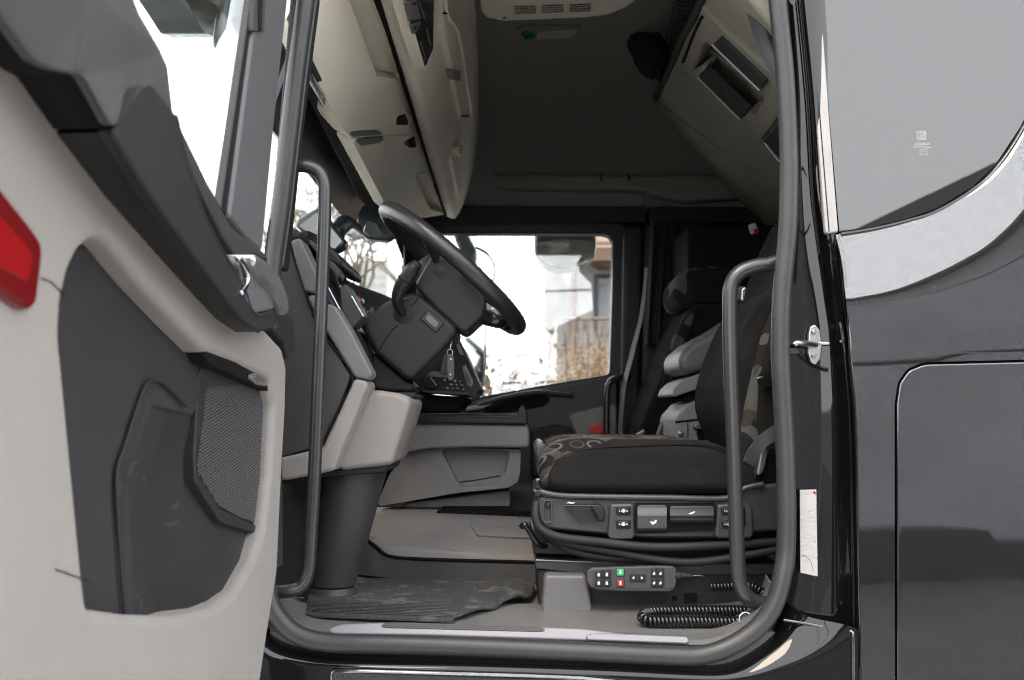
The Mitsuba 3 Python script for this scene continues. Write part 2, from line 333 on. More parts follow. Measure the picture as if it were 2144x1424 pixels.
# outer side behind the door: shoulder under the window, flat side, locker lid
def row(uvs, y): return [P(u, v, y) for u, v in uvs]
W0 = [(1757, 489), (1830, 478), (1900, 462), (1960, 443), (2040, 398), (2090, 352), (2144, 272), (2200, 160), (2260, -60)]
W3 = [(1783, 740), (1850, 740), (1910, 740), (1970, 740), (2050, 740), (2110, 740), (2180, 740), (2250, 740), (2310, 740)]
def blend(t): return [(a[0] + (b[0] - a[0]) * t, a[1] + (b[1] - a[1]) * t) for a, b in zip(W0, W3)]
g = spread([[P(u, v, y) for (u, v), y in zip(W0, np.linspace(.006, .001, 9))], [P(u, v, y) for (u, v), y in zip(blend(0.06), np.linspace(-.001, -.006, 9))], [P(u, v, y) for (u, v), y in zip(blend(0.3), np.linspace(-.0122, -.0172, 9))], row(blend(0.62), -0.0195), row([(u, v - 30) for u, v in W3], -0.02), row(W3, -0.02), row([(u, v + 14) for u, v in W3], -0.015)], 8)
add(K('side_panel'), sheet(g, 0.018), 'paint', 50)
lid = [(1874, 1560), (1873, 840), (1880, 800), (1900, 772), (1935, 758), (2144, 753), (2330, 750), (2330, 1560)]
sp = Y(-0.02)
lidp = pxpoly(sp, lid, 0, 0.02)
low = pxpoly(sp, [(1783, 740), (1789, 800), (1795, 900), (1800, 1200), (1804, 1424), (1806, 1560), (2310, 1560), (2310, 740)], 0, 0).difference(lidp)
add(K('side_panel__lower_side'), prism2(sp, low, -0.02, 0.0, 0.0, 0, 3), 'paint', 30)
lp = prism2(sp, lidp.buffer(-0.0042), -0.02, 0.0, 0.003, 0, 4)
add(K('locker_lid'), lp, 'paint', 30, label='flush glossy black locker lid with rounded corner in the cab side')
add(K('locker_lid__gap_liner'), pr(Y(0.004), [(1860, 735), (2330, 735), (2330, 1565), (1860, 1565)], -0.004, 0.0, 0), 'black_matte')
# panel edge next to the door opening
add(K('side_panel__edge'), pxtube([(1752, 492, -0.004), (1764, 545, -0.010), (1776, 650, -0.014), (1784, 760, -0.014), (1794, 900, -0.014), (1799, 1150, -0.014), (1804, 1424, -0.014), (1806, 1540, -0.014)], 0.004, 8, 10), 'paint', True)
add(K('side_panel__shoulder_end'), relief(Y(0.0), [(1724, 506, 0.0), (1738, 500, 0.012), (1752, 540, 0.016), (1762, 620, 0.012), (1770, 740, 0.004), (1758, 700, -0.006), (1745, 590, -0.004), (1738, 545, 0.004)], -0.03), 'paint', 40)
# dark side window
ty = math.radians(2.2)
wf = Frame(P(1757, 489, 0.006), [1, 0, 0], [0, math.sin(ty), math.cos(ty)])
glass = [(1713, -80), (1735, 236), (1757, 487), (1830, 475), (1900, 458), (1960, 438), (2036, 392), (2085, 346), (2138, 266), (2192, 155), (2250, -80)]
add(K('side_window'), pr(wf, glass, -0.005, 0.0, 0.0015, 0), 'privacy_glass', label='dark privacy glass side window reflecting the overcast sky')
gl = [(u, v + 3) for u, v in glass[2:]]
add(K('side_window__rubber_edge'), tube(cr([wf.pt(u + 4, v + 5, 0.001) for u, v in glass[2:]], 8), 0.0048, 10), 'black_gloss', True)
add(K('side_window__trim_strip'), pr(wf, [(1686, -80), (1714, -80), (1736, 236), (1756, 487), (1728, 490), (1708, 236)], -0.004, 0.006, 0.004, 0.001), 'alu_trim', 40, label='dull metal trim strip along the front edge of the dark window')
add(K('side_window__trim_groove'), tube([wf.pt(1695, -80, 0.006), wf.pt(1716, 236, 0.006), wf.pt(1736, 485, 0.006)], 0.0012, 8), 'black_plastic', True)
# maker's etched mark on the glass
def emark(key, m): add(K('side_window__' + key), m, 'etched')
fm = lambda pts: [np.array(p) for p in pts]
q0 = pxpoly(wf, [(1919, 275), (1938, 274), (1939, 292), (1921, 293)], 0.0, 0); 
mk = [prism2(wf, q0.difference(q0.buffer(-0.0013)), 0.0, 0.0004)]
for a, b in (((1924, 288), (1936, 277)), ((1924, 281), (1929, 277)), ((1929, 289), (1936, 283)), ((1932, 280), (1936, 280)), ((1926, 291), (1937, 290))):
    mk.append(prism2(wf, LineString([wf.loc(*a), wf.loc(*b)]).buffer(0.0008, cap_style=2), 0.0, 0.0004))
emark('etched_emblem', cat(mk))
tm = text(wf, 'SCANIA', 1915, 304, 5.0, 0.0, 0.0004, True)
lx = tm.vertices[:, 0]; cx = lx.min(); tm.vertices[:, 0] = cx + (lx - cx) * (0.0275 / (lx.max() - cx)); emark('etched_lettering', tm)
add(K('side_window__etched_small_print'), cat([prism2(wf, pxpoly(wf, [(a, y), (b, y), (b, y + h), (a, y + h)], 0, 0), 0.0, 0.0003) for a, b, y, h in ((1912, 1925, 307, 1.6), (1927, 1937, 307, 1.6), (1938, 1951, 308, 1.6), (1925, 1941, 312, 1.2), (1925, 1932, 317, 1), (1934, 1942, 317, 1), (1925, 1932, 322, 1.6), (1934, 1943, 322, 1.6))]), 'etched_faint')

# door pillar and sill
J = {-80: [(1640, .05), (1652, .056), (1662, .05), (1668, .02), (1686, .008), (1722, .02)],
     236: [(1652, .05), (1676, .056), (1692, .05), (1699, .02), (1712, .008), (1742, .02)],
     400: [(1654, .05), (1680, .056), (1700, .05), (1708, .025), (1722, .01), (1752, .02)],
     560: [(1642, .05), (1684, .056), (1718, .05), (1732, .025), (1744, .008), (1768, .016)],
     720: [(1636, .05), (1690, .056), (1738, .05), (1755, .025), (1766, .008), (1786, .016)],
     900: [(1634, .05), (1692, .056), (1744, .05), (1768, .025), (1780, .008), (1798, .016)],
     1120: [(1640, .05), (1690, .056), (1746, .048), (1774, .022), (1787, .008), (1804, .016)],
     1312: [(1628, .05), (1680, .05), (1745, .04), (1777, .016), (1789, .006), (1808, .012)]}
add(K('door_pillar'), sheet(spread([[P(u, v, y) for u, y in J[v]] for v in sorted(J)], 8), 0.01), 'paint_jamb', 50, label='glossy black door pillar with steel lock striker and paper label')
S0 = [(540, 1275), (590, 1336), (700, 1360), (950, 1369), (1250, 1380), (1480, 1388), (1590, 1345), (1650, 1262)]
S1 = [(535, 1300), (585, 1358), (700, 1378), (950, 1384), (1250, 1394), (1490, 1404), (1612, 1362), (1690, 1290)]
S2 = [(530, 1335), (580, 1386), (700, 1400), (950, 1405), (1250, 1415), (1500, 1424), (1660, 1395), (1795, 1322)]
S3 = [(525, 1520), (580, 1520), (700, 1520), (950, 1520), (1250, 1520), (1500, 1520), (1660, 1520), (1798, 1520)]
add(K('sill'), sheet(spread([row(S0, 0.045), row(S1, -0.002), row(S2, -0.022), row(S3, -0.022)], 8), 0.012), 'paint_jamb', 50)
add(K('sill__edge_seam'), pxtube([(1640, 1298, -0.004), (1690, 1306, -0.009), (1760, 1320, -0.014), (1782, 1322, -0.02), (1786, 1340, -0.024), (1787, 1430, -0.024), (1787, 1520, -0.024)], 0.0025, 8, 10), 'paint', True)
stp = Y(-0.03)
add(K('step_cover'), pr(stp, [(690, 1402), (760, 1401), (1100, 1411), (1220, 1416), (1300, 1424), (1500, 1440), (1640, 1440), (1640, 1560), (700, 1560), (690, 1440)], -0.02, 0.004, 0.006, 0.01), 'paint', 40)
add(K('sill__lower_apron'), box(-0.86, 1.25, 0.0, 0.04, 0.42, 1.18, 0.01), 'paint')
_w = [(0.0, -.14), (0.28, -.14), (0.30, -.16), (0.47, -.16), (0.5, -.12), (0.5, .12), (0.47, .16), (0.3, .16), (0.0, .15)]
for y_ in (0.26, 2.04): add(K('front_wheel'), lathe(_w, (-0.15, y_, 0.52), (0, 1, 0), 48), 'rubber')
add(K('front_axle'), box(-0.2, -0.1, 0.3, 2.0, 0.47, 0.57), 'black_matte')
# lock striker
st = Y(0.047)
b_ = add(K('door_striker'), pr(st, [(1693, 700), (1697, 684), (1707, 679), (1717, 690), (1722, 722), (1718, 752), (1708, 765), (1697, 758), (1692, 740)], -0.004, 0.006, 0.002, 0.004), 'steel', label='steel door striker plate with two screws and a pin')
for v in (696, 745): add(b_ + '__screw', lathe([(0, 0.0115), (0.0038, 0.0112), (0.0048, 0.0095), (0.0048, 0.006)], st.pt(1701, v, 0.0), st.n, 16), 'chrome')
add(b_ + '__pin', tube([st.pt(1708, 722, 0.004), st.pt(1690, 720, 0.03), st.pt(1668, 718, 0.045), st.pt(1663, 722, 0.045)], 0.0055, 12), 'steel', True)
add(b_ + '__stud', tube([st.pt(1716, 719, 0.005), st.pt(1736, 719, 0.008)], 0.0035, 10), 'steel', True)
add(K('door_stop_rubber'), pr(Y(0.04), [(1646, 729), (1672, 729), (1674, 741), (1647, 742)], -0.01, 0.02, 0.002, 0.001), 'rubber')
lb = Y(0.043)
k_ = add(K('paper_label'), pr(lb, [(1675, 1026), (1709, 1025), (1712, 1207), (1676, 1199)], -0.001, 0.0012, 0, 0.001), 'paper', label='narrow white printed paper label stuck on the black door pillar')
add(k_ + '__red_mark', cat(pr(lb, [(1702, 1029), (1706, 1028), (1709, 1033), (1705, 1035)], 0.0012, 0.0016, 0, 0), tube(cr([lb.pt(u, v, 0.0013) for u, v in ((1677, 1162), (1688, 1166), (1698, 1178), (1703, 1198))], 6), 0.0005, 6)), 'red')
# rubber seal round the opening
SEAL = [(660, -120, .02), (641, 0, .02), (622, 140, .02), (608, 260, .02), (588, 430, .02), (570, 560, .02), (556, 760, .02), (548, 960, .02), (550, 1130, .015), (562, 1248, .01), (585, 1296, .005), (625, 1330, .0), (690, 1346, .0),
        (800, 1349, .0), (950, 1353, .0), (1100, 1359, .0), (1250, 1366, .0), (1400, 1373, .0), (1470, 1372, .0), (1535, 1350, .0), (1590, 1310, .0), (1622, 1262, .0), (1638, 1205, .004), (1646, 1140, .01), (1646, 1000, .01),
        (1640, 860, .01), (1634, 740, .01), (1637, 620, .01), (1648, 500, .01), (1652, 400, .01), (1651, 300, .01), (1644, 160, .01), (1632, 40, .01), (1616, -120, .01)]
add(K('door_seal'), pxtube(SEAL, 0.0172, 8, 18), 'rubber', True, label='round black rubber seal running right round the door opening')
lipL = [(u + 20, v, y + 0.004) for u, v, y in SEAL[:6]]
add(K('door_seal__lip'), pxtube(lipL, 0.004, 8, 8), 'rubber', True)
lipR = [(1625 - 25, 1250, .02), (1612, 1210, .02), (1616, 1140, .02), (1618, 1000, .02), (1612, 860, .02), (1606, 740, .02), (1608, 620, .02), (1618, 500, .02), (1622, 400, .02), (1620, 300, .02), (1614, 160, .02), (1600, 40, .02), (1584, -120, .02)]
# grab handles
add(K('grab_handle'), pxtube([(1640, 545, .05), (1612, 553, .05), (1580, 558, .05), (1550, 570, .05), (1532, 594, .05), (1528, 640, .05), (1530, 760, .05), (1535, 900, .05), (1540, 1060, .05), (1545, 1180, .05), (1551, 1225, .05), (1566, 1252, .05), (1590, 1262, .055), (1625, 1266, .06)], 0.0142, 10, 18), 'tube_black', True, label='black tubular grab handle beside the driver seat')
add(K('grab_handle'), pxtube([(585, 347, .06), (612, 347, .06), (640, 348, .06), (666, 358, .06), (679, 384, .06), (680, 430, .06), (676, 560, .06), (668, 760, .06), (659, 980, .06), (650, 1130, .06), (645, 1195, .06), (630, 1228, .055), (600, 1238, .05), (560, 1240, .05)], 0.0125, 10, 18), 'tube_black', True, label='black tubular grab handle in front of the dashboard end')
# silver sill plate
fl = Frame([0, 0, FZ + 0.012], [1, 0, 0], [0, 1, 0])
def onfloor(z): return Frame([0, 0, z], [1, 0, 0], [0, 1, 0])
add(K('floor_rim'), sheet(spread([[P(u, v, y) for u, v, y in r_] for r_ in (
    [(566, 1262, .02), (596, 1312, .02), (690, 1330, .02), (950, 1336, .02), (1250, 1346, .02), (1470, 1350, .02), (1590, 1290, .02), (1620, 1230, .02)],
    [(580, 1254, .06), (622, 1298, .06), (700, 1308, .06), (950, 1310, .06), (1250, 1316, .06), (1450, 1322, .06), (1575, 1278, .06), (1612, 1220, .06)],
    [(590, 1246, .14), (640, 1280, .14), (720, 1288, .14), (950, 1290, .14), (1250, 1294, .14), (1450, 1296, .14), (1570, 1270, .14), (1606, 1212, .14)],
    [(596, 1236, .25), (640, 1262, .25), (720, 1264, .25), (950, 1264, .25), (1250, 1264, .25), (1450, 1264, .25), (1570, 1250, .25), (1600, 1200, .25)])], 6), 0.004, (0, 0, 1)), 'floor_grey', 40)
pl = Frame(P(1072, 1330, 0.035), P(1440, 1342, .035) - P(700, 1322, .035), [0, math.cos(0.9), math.sin(0.9)])
s_ = add(K('sill_plate'), pr(pl, [(686, 1323), (692, 1313), (716, 1305), (800, 1302), (1120, 1311), (1220, 1315), (1300, 1325), (1440, 1332), (1443, 1344), (1436, 1347), (900, 1330), (700, 1327)], -0.006, 0.016, 0.004, 0.003), 'silver', 40, label='long silver entry plate on the door sill')
add(s_ + '__tread_insert', pr(pl, [(797, 1310), (806, 1304), (822, 1302), (1120, 1311), (1140, 1316), (1144, 1321), (1130, 1323), (820, 1315), (802, 1314)], 0.0, 0.0172, 0.001, 0.003), 'rib_grey', 40)
add(s_ + '__end_wing', pr(pl, [(1225, 1330), (1245, 1324), (1440, 1332), (1443, 1344), (1436, 1347), (1230, 1339)], 0.0, 0.0195, 0.003, 0.002), 'silver', 40)

# ------------------------------------------------------------------ the open door (inner side seen), hinged at the front of the opening
DF = Frame([-0.41, -0.02, 0], [0.06, 1.0, 0], [0, 0, 1])
D = TK + '__door'
hole = [(135, 632), (150, 568), (172, 525), (205, 497), (235, 508), (300, 592), (372, 672), (432, 735), (500, 760), (566, 797), (576, 850), (567, 1000), (554, 1110), (533, 1172), (495, 1236), (445, 1274), (380, 1290), (280, 1287), (188, 1274), (178, 1190), (150, 900), (131, 700)]
outer = [(-250, -200), (60, -200), (300, 300), (480, 600), (560, 690), (592, 725), (602, 765), (600, 860), (592, 1000), (583, 1200), (562, 1330), (546, 1440), (500, 1700), (-250, 2300)]
add(D, pr(DF, outer, -0.05, 0.02, 0.015, 0.01, holes=[hole], segs=7), 'beige', 60, label='open driver door seen from inside, beige trim with black armrest and speaker')
add(D + '__outer_skin', pr(DF, [(-250, -200), (30, -200), (590, 640), (590, 860), (580, 1000), (570, 1200), (545, 1330), (-250, 2200)], -0.075, -0.052, 0.01, 0, at=0.02), 'paint')
add(D + '__textile_insert', pr(DF, [(115, 660), (140, 545), (200, 480), (320, 600), (450, 740), (440, 790), (405, 870), (320, 850), (300, 900), (270, 1000), (285, 1310), (180, 1310), (140, 900)], -0.05, -0.013, 0.004, 0), 'textile', label='dark ribbed cloth insert in the door trim')
pk = [(263, 1300, -.012), (247, 1100, -.010), (244, 993, -.008), (262, 931, -.008), (300, 816, -.010), (320, 797, -.010), (346, 806, -.012), (389, 850, -.013), (414, 830, -.012), (426, 755, -.009), (590, 800, .004), (592, 1180, .008), (450, 1312, .004), (330, 1312, -.034), (334, 1000, -.034), (348, 900, -.026)]
add(D + '__map_pocket', relief(DF, pk, -0.05, [(0, 1, 13), (1, 14, 13), (1, 2, 14), (2, 3, 14), (3, 15, 14), (3, 4, 15), (4, 5, 15), (5, 6, 15), (6, 7, 15), (7, 14, 15), (7, 8, 14), (8, 9, 14), (9, 10, 14), (10, 11, 14), (11, 12, 14), (12, 13, 14)]), 'pocket_plastic', 50, label='scuffed dark map pocket moulded in the door')
add(D + '__pocket_edge', tube(cr([DF.pt(u, v, -0.008) for u, v in ((262, 1300), (247, 1100), (244, 993), (262, 931), (300, 816), (320, 797), (346, 806), (389, 850))], 8), 0.0022, 8), 'black_soft', True)
sf = [(418, 760), (440, 748), (560, 806), (577, 850), (572, 1000), (549, 1118), (541, 1118), (463, 1094), (409, 1008), (407, 950)]
gr = [(439, 769), (554, 822), (567, 852), (566, 889), (539, 1099), (533, 1099), (460, 1064), (413, 988), (414, 950)]
_s = [DF.pt(409, 960, -.013), DF.pt(570, 850, .003), DF.pt(545, 1100, .004)]
SF = Frame(_s[0], _s[1] - _s[0], _s[1] - _s[2])
if SF.n @ DF.n < 0: SF = Frame(_s[0], _s[1] - _s[2], _s[1] - _s[0])
k_ = add(D + '__speaker', pr(SF, sf, -0.03, 0.002, 0.003, 0.004, holes=[gr]), 'black_soft', 40, label='dotted loudspeaker grille low on the open door')
gpoly = pxpoly(SF, gr, 0.0, 0.003)
add(k_ + '__grille', prism2(SF, gpoly, -0.03, -0.0015, 0), 'black_matte')
dots, sp_ = [], 0.0054
a0, b0, a1, b1 = gpoly.bounds
dm = trimesh.Trimesh(*(lambda n: (np.vstack([np.stack([np.cos(n), np.sin(n), n * 0], 1) * .0019, np.stack([np.cos(n), np.sin(n), n * 0], 1) * .0013 + [0, 0, .0016]]),
     np.array([[i, (i + 1) % 6, 6 + (i + 1) % 6] for i in range(6)] + [[i, 6 + (i + 1) % 6, 6 + i] for i in range(6)] + [[6, 6 + i, 7 + i] for i in range(1, 5)])))(np.arange(6) * np.pi / 3), process=False)
inner_g = gpoly.buffer(-0.0022); blocks = np.random.default_rng(3)
for r_i, b in enumerate(np.arange(b0, b1, sp_ * 0.866)):
    for a in np.arange(a0 + (r_i % 2) * sp_ / 2, a1, sp_):
        if inner_g.contains(Point(a, b)):
            m = dm.copy(); s = 1.15
            v = m.vertices; m.vertices = SF.w(np.stack([a + v[:, 0] * s, b + v[:, 1] * s], 1), -0.0016 + v[:, 2]); dots.append(m)
add(k_ + '__grille_dots', cat(dots), 'speaker_grey', False, kind='stuff')
add(D + '__speaker_shade', pr(DF, [(424, 738), (436, 730), (578, 792), (582, 836), (560, 818), (440, 762)], -0.045, 0.0125, 0.003, 0.001), 'black_matte')  # black plate standing in for the shade under the trim overhang
k_ = add(D + '__footwell_lamp', pr(DF, [(514, 786), (543, 779), (566, 798), (558, 809), (540, 806)], -0.01, 0.015, 0.003, 0.002), 'grey_trim', 40)
add(k_ + '__lens', pr(DF, [(527, 787), (543, 784), (558, 797), (554, 803), (542, 801)], 0.0, 0.0168, 0.002, 0.001), 'lamp_grey', 40)
# seam, drawn shadow line and reflector
add(D + '__seam_and_shadow', tube(cr([DF.pt(u, v, 0.0205) for u, v in ((86, 583), (105, 590), (120, 603), (136, 622))], 5), 0.0008, 6), 'black_matte', True)
add(D + '__seam_and_shadow', tube([DF.pt(u, v, 0.0205) for u, v in ((116, 1192), (150, 1204), (186, 1217))], 0.0008, 6), 'black_matte', True)  # shadow line on the trim, drawn as a thin dark tube
k_ = add(D + '__reflector', pr(DF, [(-70, 300), (0, 388), (72, 480), (90, 508), (92, 535), (80, 636), (66, 650), (50, 646), (0, 612), (-70, 560)], 0.0, 0.030, 0.006, 0.006, segs=5), 'red_dark', 40, label='red warning reflector on the rear edge of the open door')
add(k_ + '__lens', pr(DF, [(-60, 400), (0, 450), (58, 512), (72, 535), (62, 590), (52, 588), (0, 560), (-60, 530)], 0.02, 0.0318, 0.003, 0.004), 'red', 40)
add(k_ + '__lower_lens', pr(DF, [(-60, 560), (0, 590), (48, 616), (66, 622), (62, 636), (50, 634), (0, 600), (-60, 575)], 0.02, 0.0312, 0.002, 0.002), 'red_dark', 40)
# top shoulder, armrest and handle
SH = [(-80, -160, .062), (0, 25, .064), (73, 124, .071), (112, 143, .078), (178, 156, .096), (205, 0, .102), (210, -160, .102), (239, 268, .092), (312, 176, .040), (362, 236, .016), (351, 140, .010), (337, 107, .008), (292, 28, .008), (281, 0, .008), (250, -160, .008)]
TR = [(0, 1, 5), (0, 5, 6), (1, 2, 5), (2, 3, 5), (3, 4, 5), (6, 5, 13), (6, 13, 14), (5, 12, 13), (5, 11, 12), (5, 4, 11), (4, 10, 11), (4, 8, 10), (4, 7, 8), (8, 9, 10)]
_q = [np.array([*DF.loc(*SH[i]), SH[i][2]]) for i in (5, 7, 11)]
_m = np.cross(_q[1] - _q[0], _q[2] - _q[0])
for i in (8, 9, 10, 12, 13, 14):
    u_, v_, h_ = SH[i]
    for _ in range(6): a_ = DF.loc(u_, v_, h_); h_ = _q[0][2] - (_m[0] * (a_[0] - _q[0][0]) + _m[1] * (a_[1] - _q[0][1])) / _m[2]
    SH[i] = (u_, v_, float(np.clip(h_, 0.002, 0.075)))
def shell(fr, pts, tri, th):
    n = len(pts); m = relief(fr, pts, 0.0, tri); m.vertices[n:] = m.vertices[:n] - fr.n * th; return m
def soft(m, it=3, n=2):
    for _ in range(n): m = m.subdivide()
    m.merge_vertices(); return trimesh.smoothing.filter_taubin(m, lamb=0.5, nu=0.51, iterations=it)
add(D + '__window_shoulder', soft(shell(DF, SH, TR, 0.012), 14, 3), 'grey_soft', True, label='soft dark grey shoulder along the lower edge of the door window')
add(D + '__shoulder_base', relief(DF, [(u - 1, v + 1, max(h - .0125, 0.001)) for u, v, h in SH], -0.04, TR), 'black_matte', 20)
arm = [(234, 275), (300, 184), (312, 178), (367, 241), (374, 273), (389, 334), (420, 435), (450, 500), (480, 551), (511, 607), (526, 650), (545, 658), (592, 640), (600, 652), (590, 668), (565, 688), (540, 692), (505, 664), (470, 620), (400, 526), (313, 404)]
AH = lambda u: 0.088 - 0.022 * min(max((u - 240) / 300, 0), 1)
add(D + '__armrest', shell(DF, [(u, v, AH(u)) for u, v in arm], None, 0.014), 'black_soft', 30, label='long dark armrest with pull pocket on the open door')
add(D + '__armrest_edge', tube(cr([DF.pt(u, v, AH(u) - .001) for u, v in [(234, 276), (313, 405), (400, 527), (470, 621), (505, 665), (540, 692)]], 8), 0.004, 10), 'black_soft', True)
add(D + '__armrest_edge', tube(cr([DF.pt(u, v, AH(u) - .001) for u, v in [(367, 243), (374, 273), (389, 334), (420, 435), (450, 500), (480, 551), (511, 607), (526, 650), (548, 660), (592, 642)]], 8), 0.003, 10), 'black_soft', True)
add(D + '__armrest_base', relief(DF, [(u - 3, v + 3, AH(u) - 0.0142) for u, v in arm], -0.02), 'black_plastic', 30)
add(D + '__pull_pocket', pr(DF, [(360, 235), (380, 270), (435, 384), (490, 480), (560, 540), (560, 640), (500, 640), (430, 520), (370, 380)], -0.03, 0.010, 0.003, 0), 'black_plastic')
add(D + '__inner_sill', pr(DF, [(366, 246), (376, 262), (405, 322), (435, 384), (485, 475), (505, 492), (531, 509), (562, 536), (563, 548), (530, 531), (516, 540), (497, 541), (470, 500), (425, 410), (385, 320)], -0.03, 0.022, 0.004, 0.001), 'grey_dark', 40)
k_ = add(D + '__release_handle', pr(DF, [(528, 531), (535, 530), (561, 546), (588, 578), (604, 621), (607, 650), (601, 662), (588, 637), (575, 609), (549, 582), (531, 548)], 0.018, 0.080, 0.007, 0.002, segs=8), 'handle_chrome', 60, label='chrome release lever at the front end of the door armrest')
add(k_ + '__cup', pr(DF, [(496, 541), (514, 536), (530, 544), (550, 580), (577, 611), (590, 640), (570, 652), (537, 658), (522, 648), (500, 613), (516, 586)], 0.0, 0.068, 0.009, 0.003, segs=8), 'satin_grey', 60)
add(k_ + '__bright_edge', tube(cr([DF.pt(u, v, 0.071) for u, v in ((497, 541), (508, 552), (517, 575), (515, 595), (503, 615))], 8), 0.0035, 10, flat=1.3), 'chrome', True)
add(D + '__front_edge_cover', pr(DF, [(575, 690), (592, 646), (605, 658), (616, 668), (619, 735), (606, 752), (598, 722)], -0.03, 0.022, 0.006, 0.003), 'black_soft', 40)
# window pane and its frame
add(D + '__window_pane', pr(DF, [(180, -160), (545, -160), (470, 452), (430, 400), (340, 250)], -0.032, -0.0315, 0), 'tint_pane', False)
add(D + '__window_rubber', pr(DF, [(532, -160), (549, -160), (540, 0), (481, 455), (462, 440), (526, 0)], -0.024, -0.012, 0.003, 0.001), 'black_plastic', 40)
add(D + '__front_frame', pr(DF, [(549, -160), (616, -160), (603, 0), (574, 270), (550, 528), (520, 505), (481, 455), (540, 0)], -0.026, -0.006, 0.008, 0.003, segs=5), 'frame_grey', 40)
add(D + '__frame_slot', pr(DF, [(533, -30), (558, -30), (554, 66), (531, 66)], -0.012, -0.003, 0.002, 0.001), 'grey_soft', 40)
add(D + '__frame_slot_line', pr(DF, [(540, -30), (551, -30), (548, 66), (541, 66)], -0.006, -0.002, 0, 0.001), 'black_plastic', 40)
k_ = add(D + '__mirror_housing', shell(DF, [(386, -160, -.30), (388, 0, -.30), (405, 30, -.31), (426, 68, -.32), (440, 73, -.33), (447, 78, -.34), (452, 55, -.33), (462, 28, -.33), (478, 0, -.34), (490, -160, -.34)], None, 0.10), 'visor_teal', 40)

# ------------------------------------------------------------------ windscreen pillar, windscreen, sun visor, outside mirrors
add(K('windscreen_pillar'), pr(Y(0.045), [(625, -200), (676, -200), (655, 0), (620, 270), (590, 560), (550, 560), (570, 420)], -0.06, 0.0, 0.004, 0), 'black_soft')
pane = spread([[(x, y, z) for x, y in ((xa, 0.05), (xb, 0.35), (xc, 1.15), (xb, 1.95), (xa, 2.25))] for xa, xb, xc, z in ((-0.52, -0.72, -0.80, 1.95), (-0.49, -0.68, -0.75, 2.3), (-0.45, -0.62, -0.69, 2.75))], 6)
add(K('windscreen'), sheet(pane, 0.0008, (1, 0, 0)), 'pane', 50)
add(K('far_windscreen_pillar'), pr(Y(2.16), [(844, 445), (920, 445), (908, 500), (896, 560), (885, 660), (842, 660), (843, 560)], -0.08, 0.0, 0.006, 0.004), 'black_matte', 40)
add(K('far_windscreen_pillar__edge'), pxtube([(848, 470, 2.15), (847, 560, 2.15), (846, 655, 2.15)], 0.004), 'grey_trim', True)
hd = [(600, 40), (652, 100), (712, 218), (760, 318), (800, 402), (832, 468), (822, 480), (770, 425), (716, 338), (655, 238), (612, 172), (560, 90)]
add(K('windscreen_header'), sheet(spread([[P(*q) for q in ((640, 95, .1), (708, 232, .62), (760, 330, 1.05), (800, 408, 1.45), (850, 470, 2.1))],
     [P(*q) for q in ((624, 110, .1), (690, 242, .62), (742, 338, 1.05), (784, 416, 1.45), (846, 478, 2.1))],
     [P(*q) for q in ((600, 108, .1), (664, 244, .62), (712, 338, 1.05), (760, 425, 1.45), (840, 492, 2.1))]], 6), 0.02, (1, -1, -1)), 'lining_dark', True)
add(K('windscreen_header__curtain_rail'), tube(cr([P(*q) for q in ((642, 152, .13), (690, 236, .62), (745, 335, 1.05), (792, 415, 1.45), (846, 476, 2.05))], 8), 0.009, 10), 'black_gloss', True)
add(K('windscreen_header__rail_end'), ball(P(706, 288, .85), 0.012), 'black_plastic', True)
add(K('header_roof'), sheet(spread([[(-0.75, 0.03, 2.75), (-0.75, 1.2, 2.75), (-0.75, 2.25, 2.75)], [(-0.5, 0.03, 2.9), (-0.5, 1.2, 2.9), (-0.5, 2.25, 2.9)], [(-0.3, 0.03, 3.16), (-0.3, 1.2, 3.16), (-0.3, 2.25, 3.16)]], 4), 0.03, (0, 0, -1)), 'lining_dark')
vs = [[P(*q) for q in ((640, 40, .35), (700, 170, .8), (765, 300, 1.3), (815, 400, 1.9), (865, 455, 2.4))], [P(*q) for q in ((560, 262, .35), (612, 322, .8), (664, 388, 1.3), (724, 462, 1.9), (795, 500, 2.4))]]
add(K('sun_visor'), sheet(spread(vs, 8), 0.012, (1, -1, 0)), 'visor_teal', 50, label='dark blue grey outside sun visor above the windscreen')
mf = Y(0.95)
k_ = add(K('kerb_mirror'), pr(mf, [(617, 470), (624, 456), (664, 434), (676, 440), (724, 505), (726, 512), (704, 527), (684, 522), (640, 500)], -0.05, 0.0, 0.010, 0.006, segs=5), 'visor_teal', 50, label='square front mirror outside the windscreen')
add(k_ + '__glass', pr(mf, [(624, 474), (664, 444), (672, 448), (718, 505), (702, 522), (686, 518)], -0.01, 0.0025, 0.002, 0.004), 'mirror_dim', 40)
add(K('kerb_mirror__arm'), pxtube([(700, 492, 1.0), (720, 470, 1.2), (735, 478, 1.4), (742, 484, 1.5)], 0.028), 'visor_teal', True)
m2 = Y(1.75)
k_ = add(K('front_mirror'), cat(prism2(m2, Point(*m2.loc(792, 462)).buffer(0.075).intersection(pxpoly(m2, [(730, 420), (860, 420), (860, 500), (806, 504), (770, 500), (744, 486)], 0, .02)), -0.06, 0.0, 0.02, 0, 5)), 'visor_teal', 60, label='wide rounded front mirror outside the windscreen')
add(k_ + '__glass', pr(m2, [(768, 460), (800, 470), (803, 498), (772, 494), (760, 484)], -0.02, 0.003, 0.002, 0.004), 'mirror', 40)

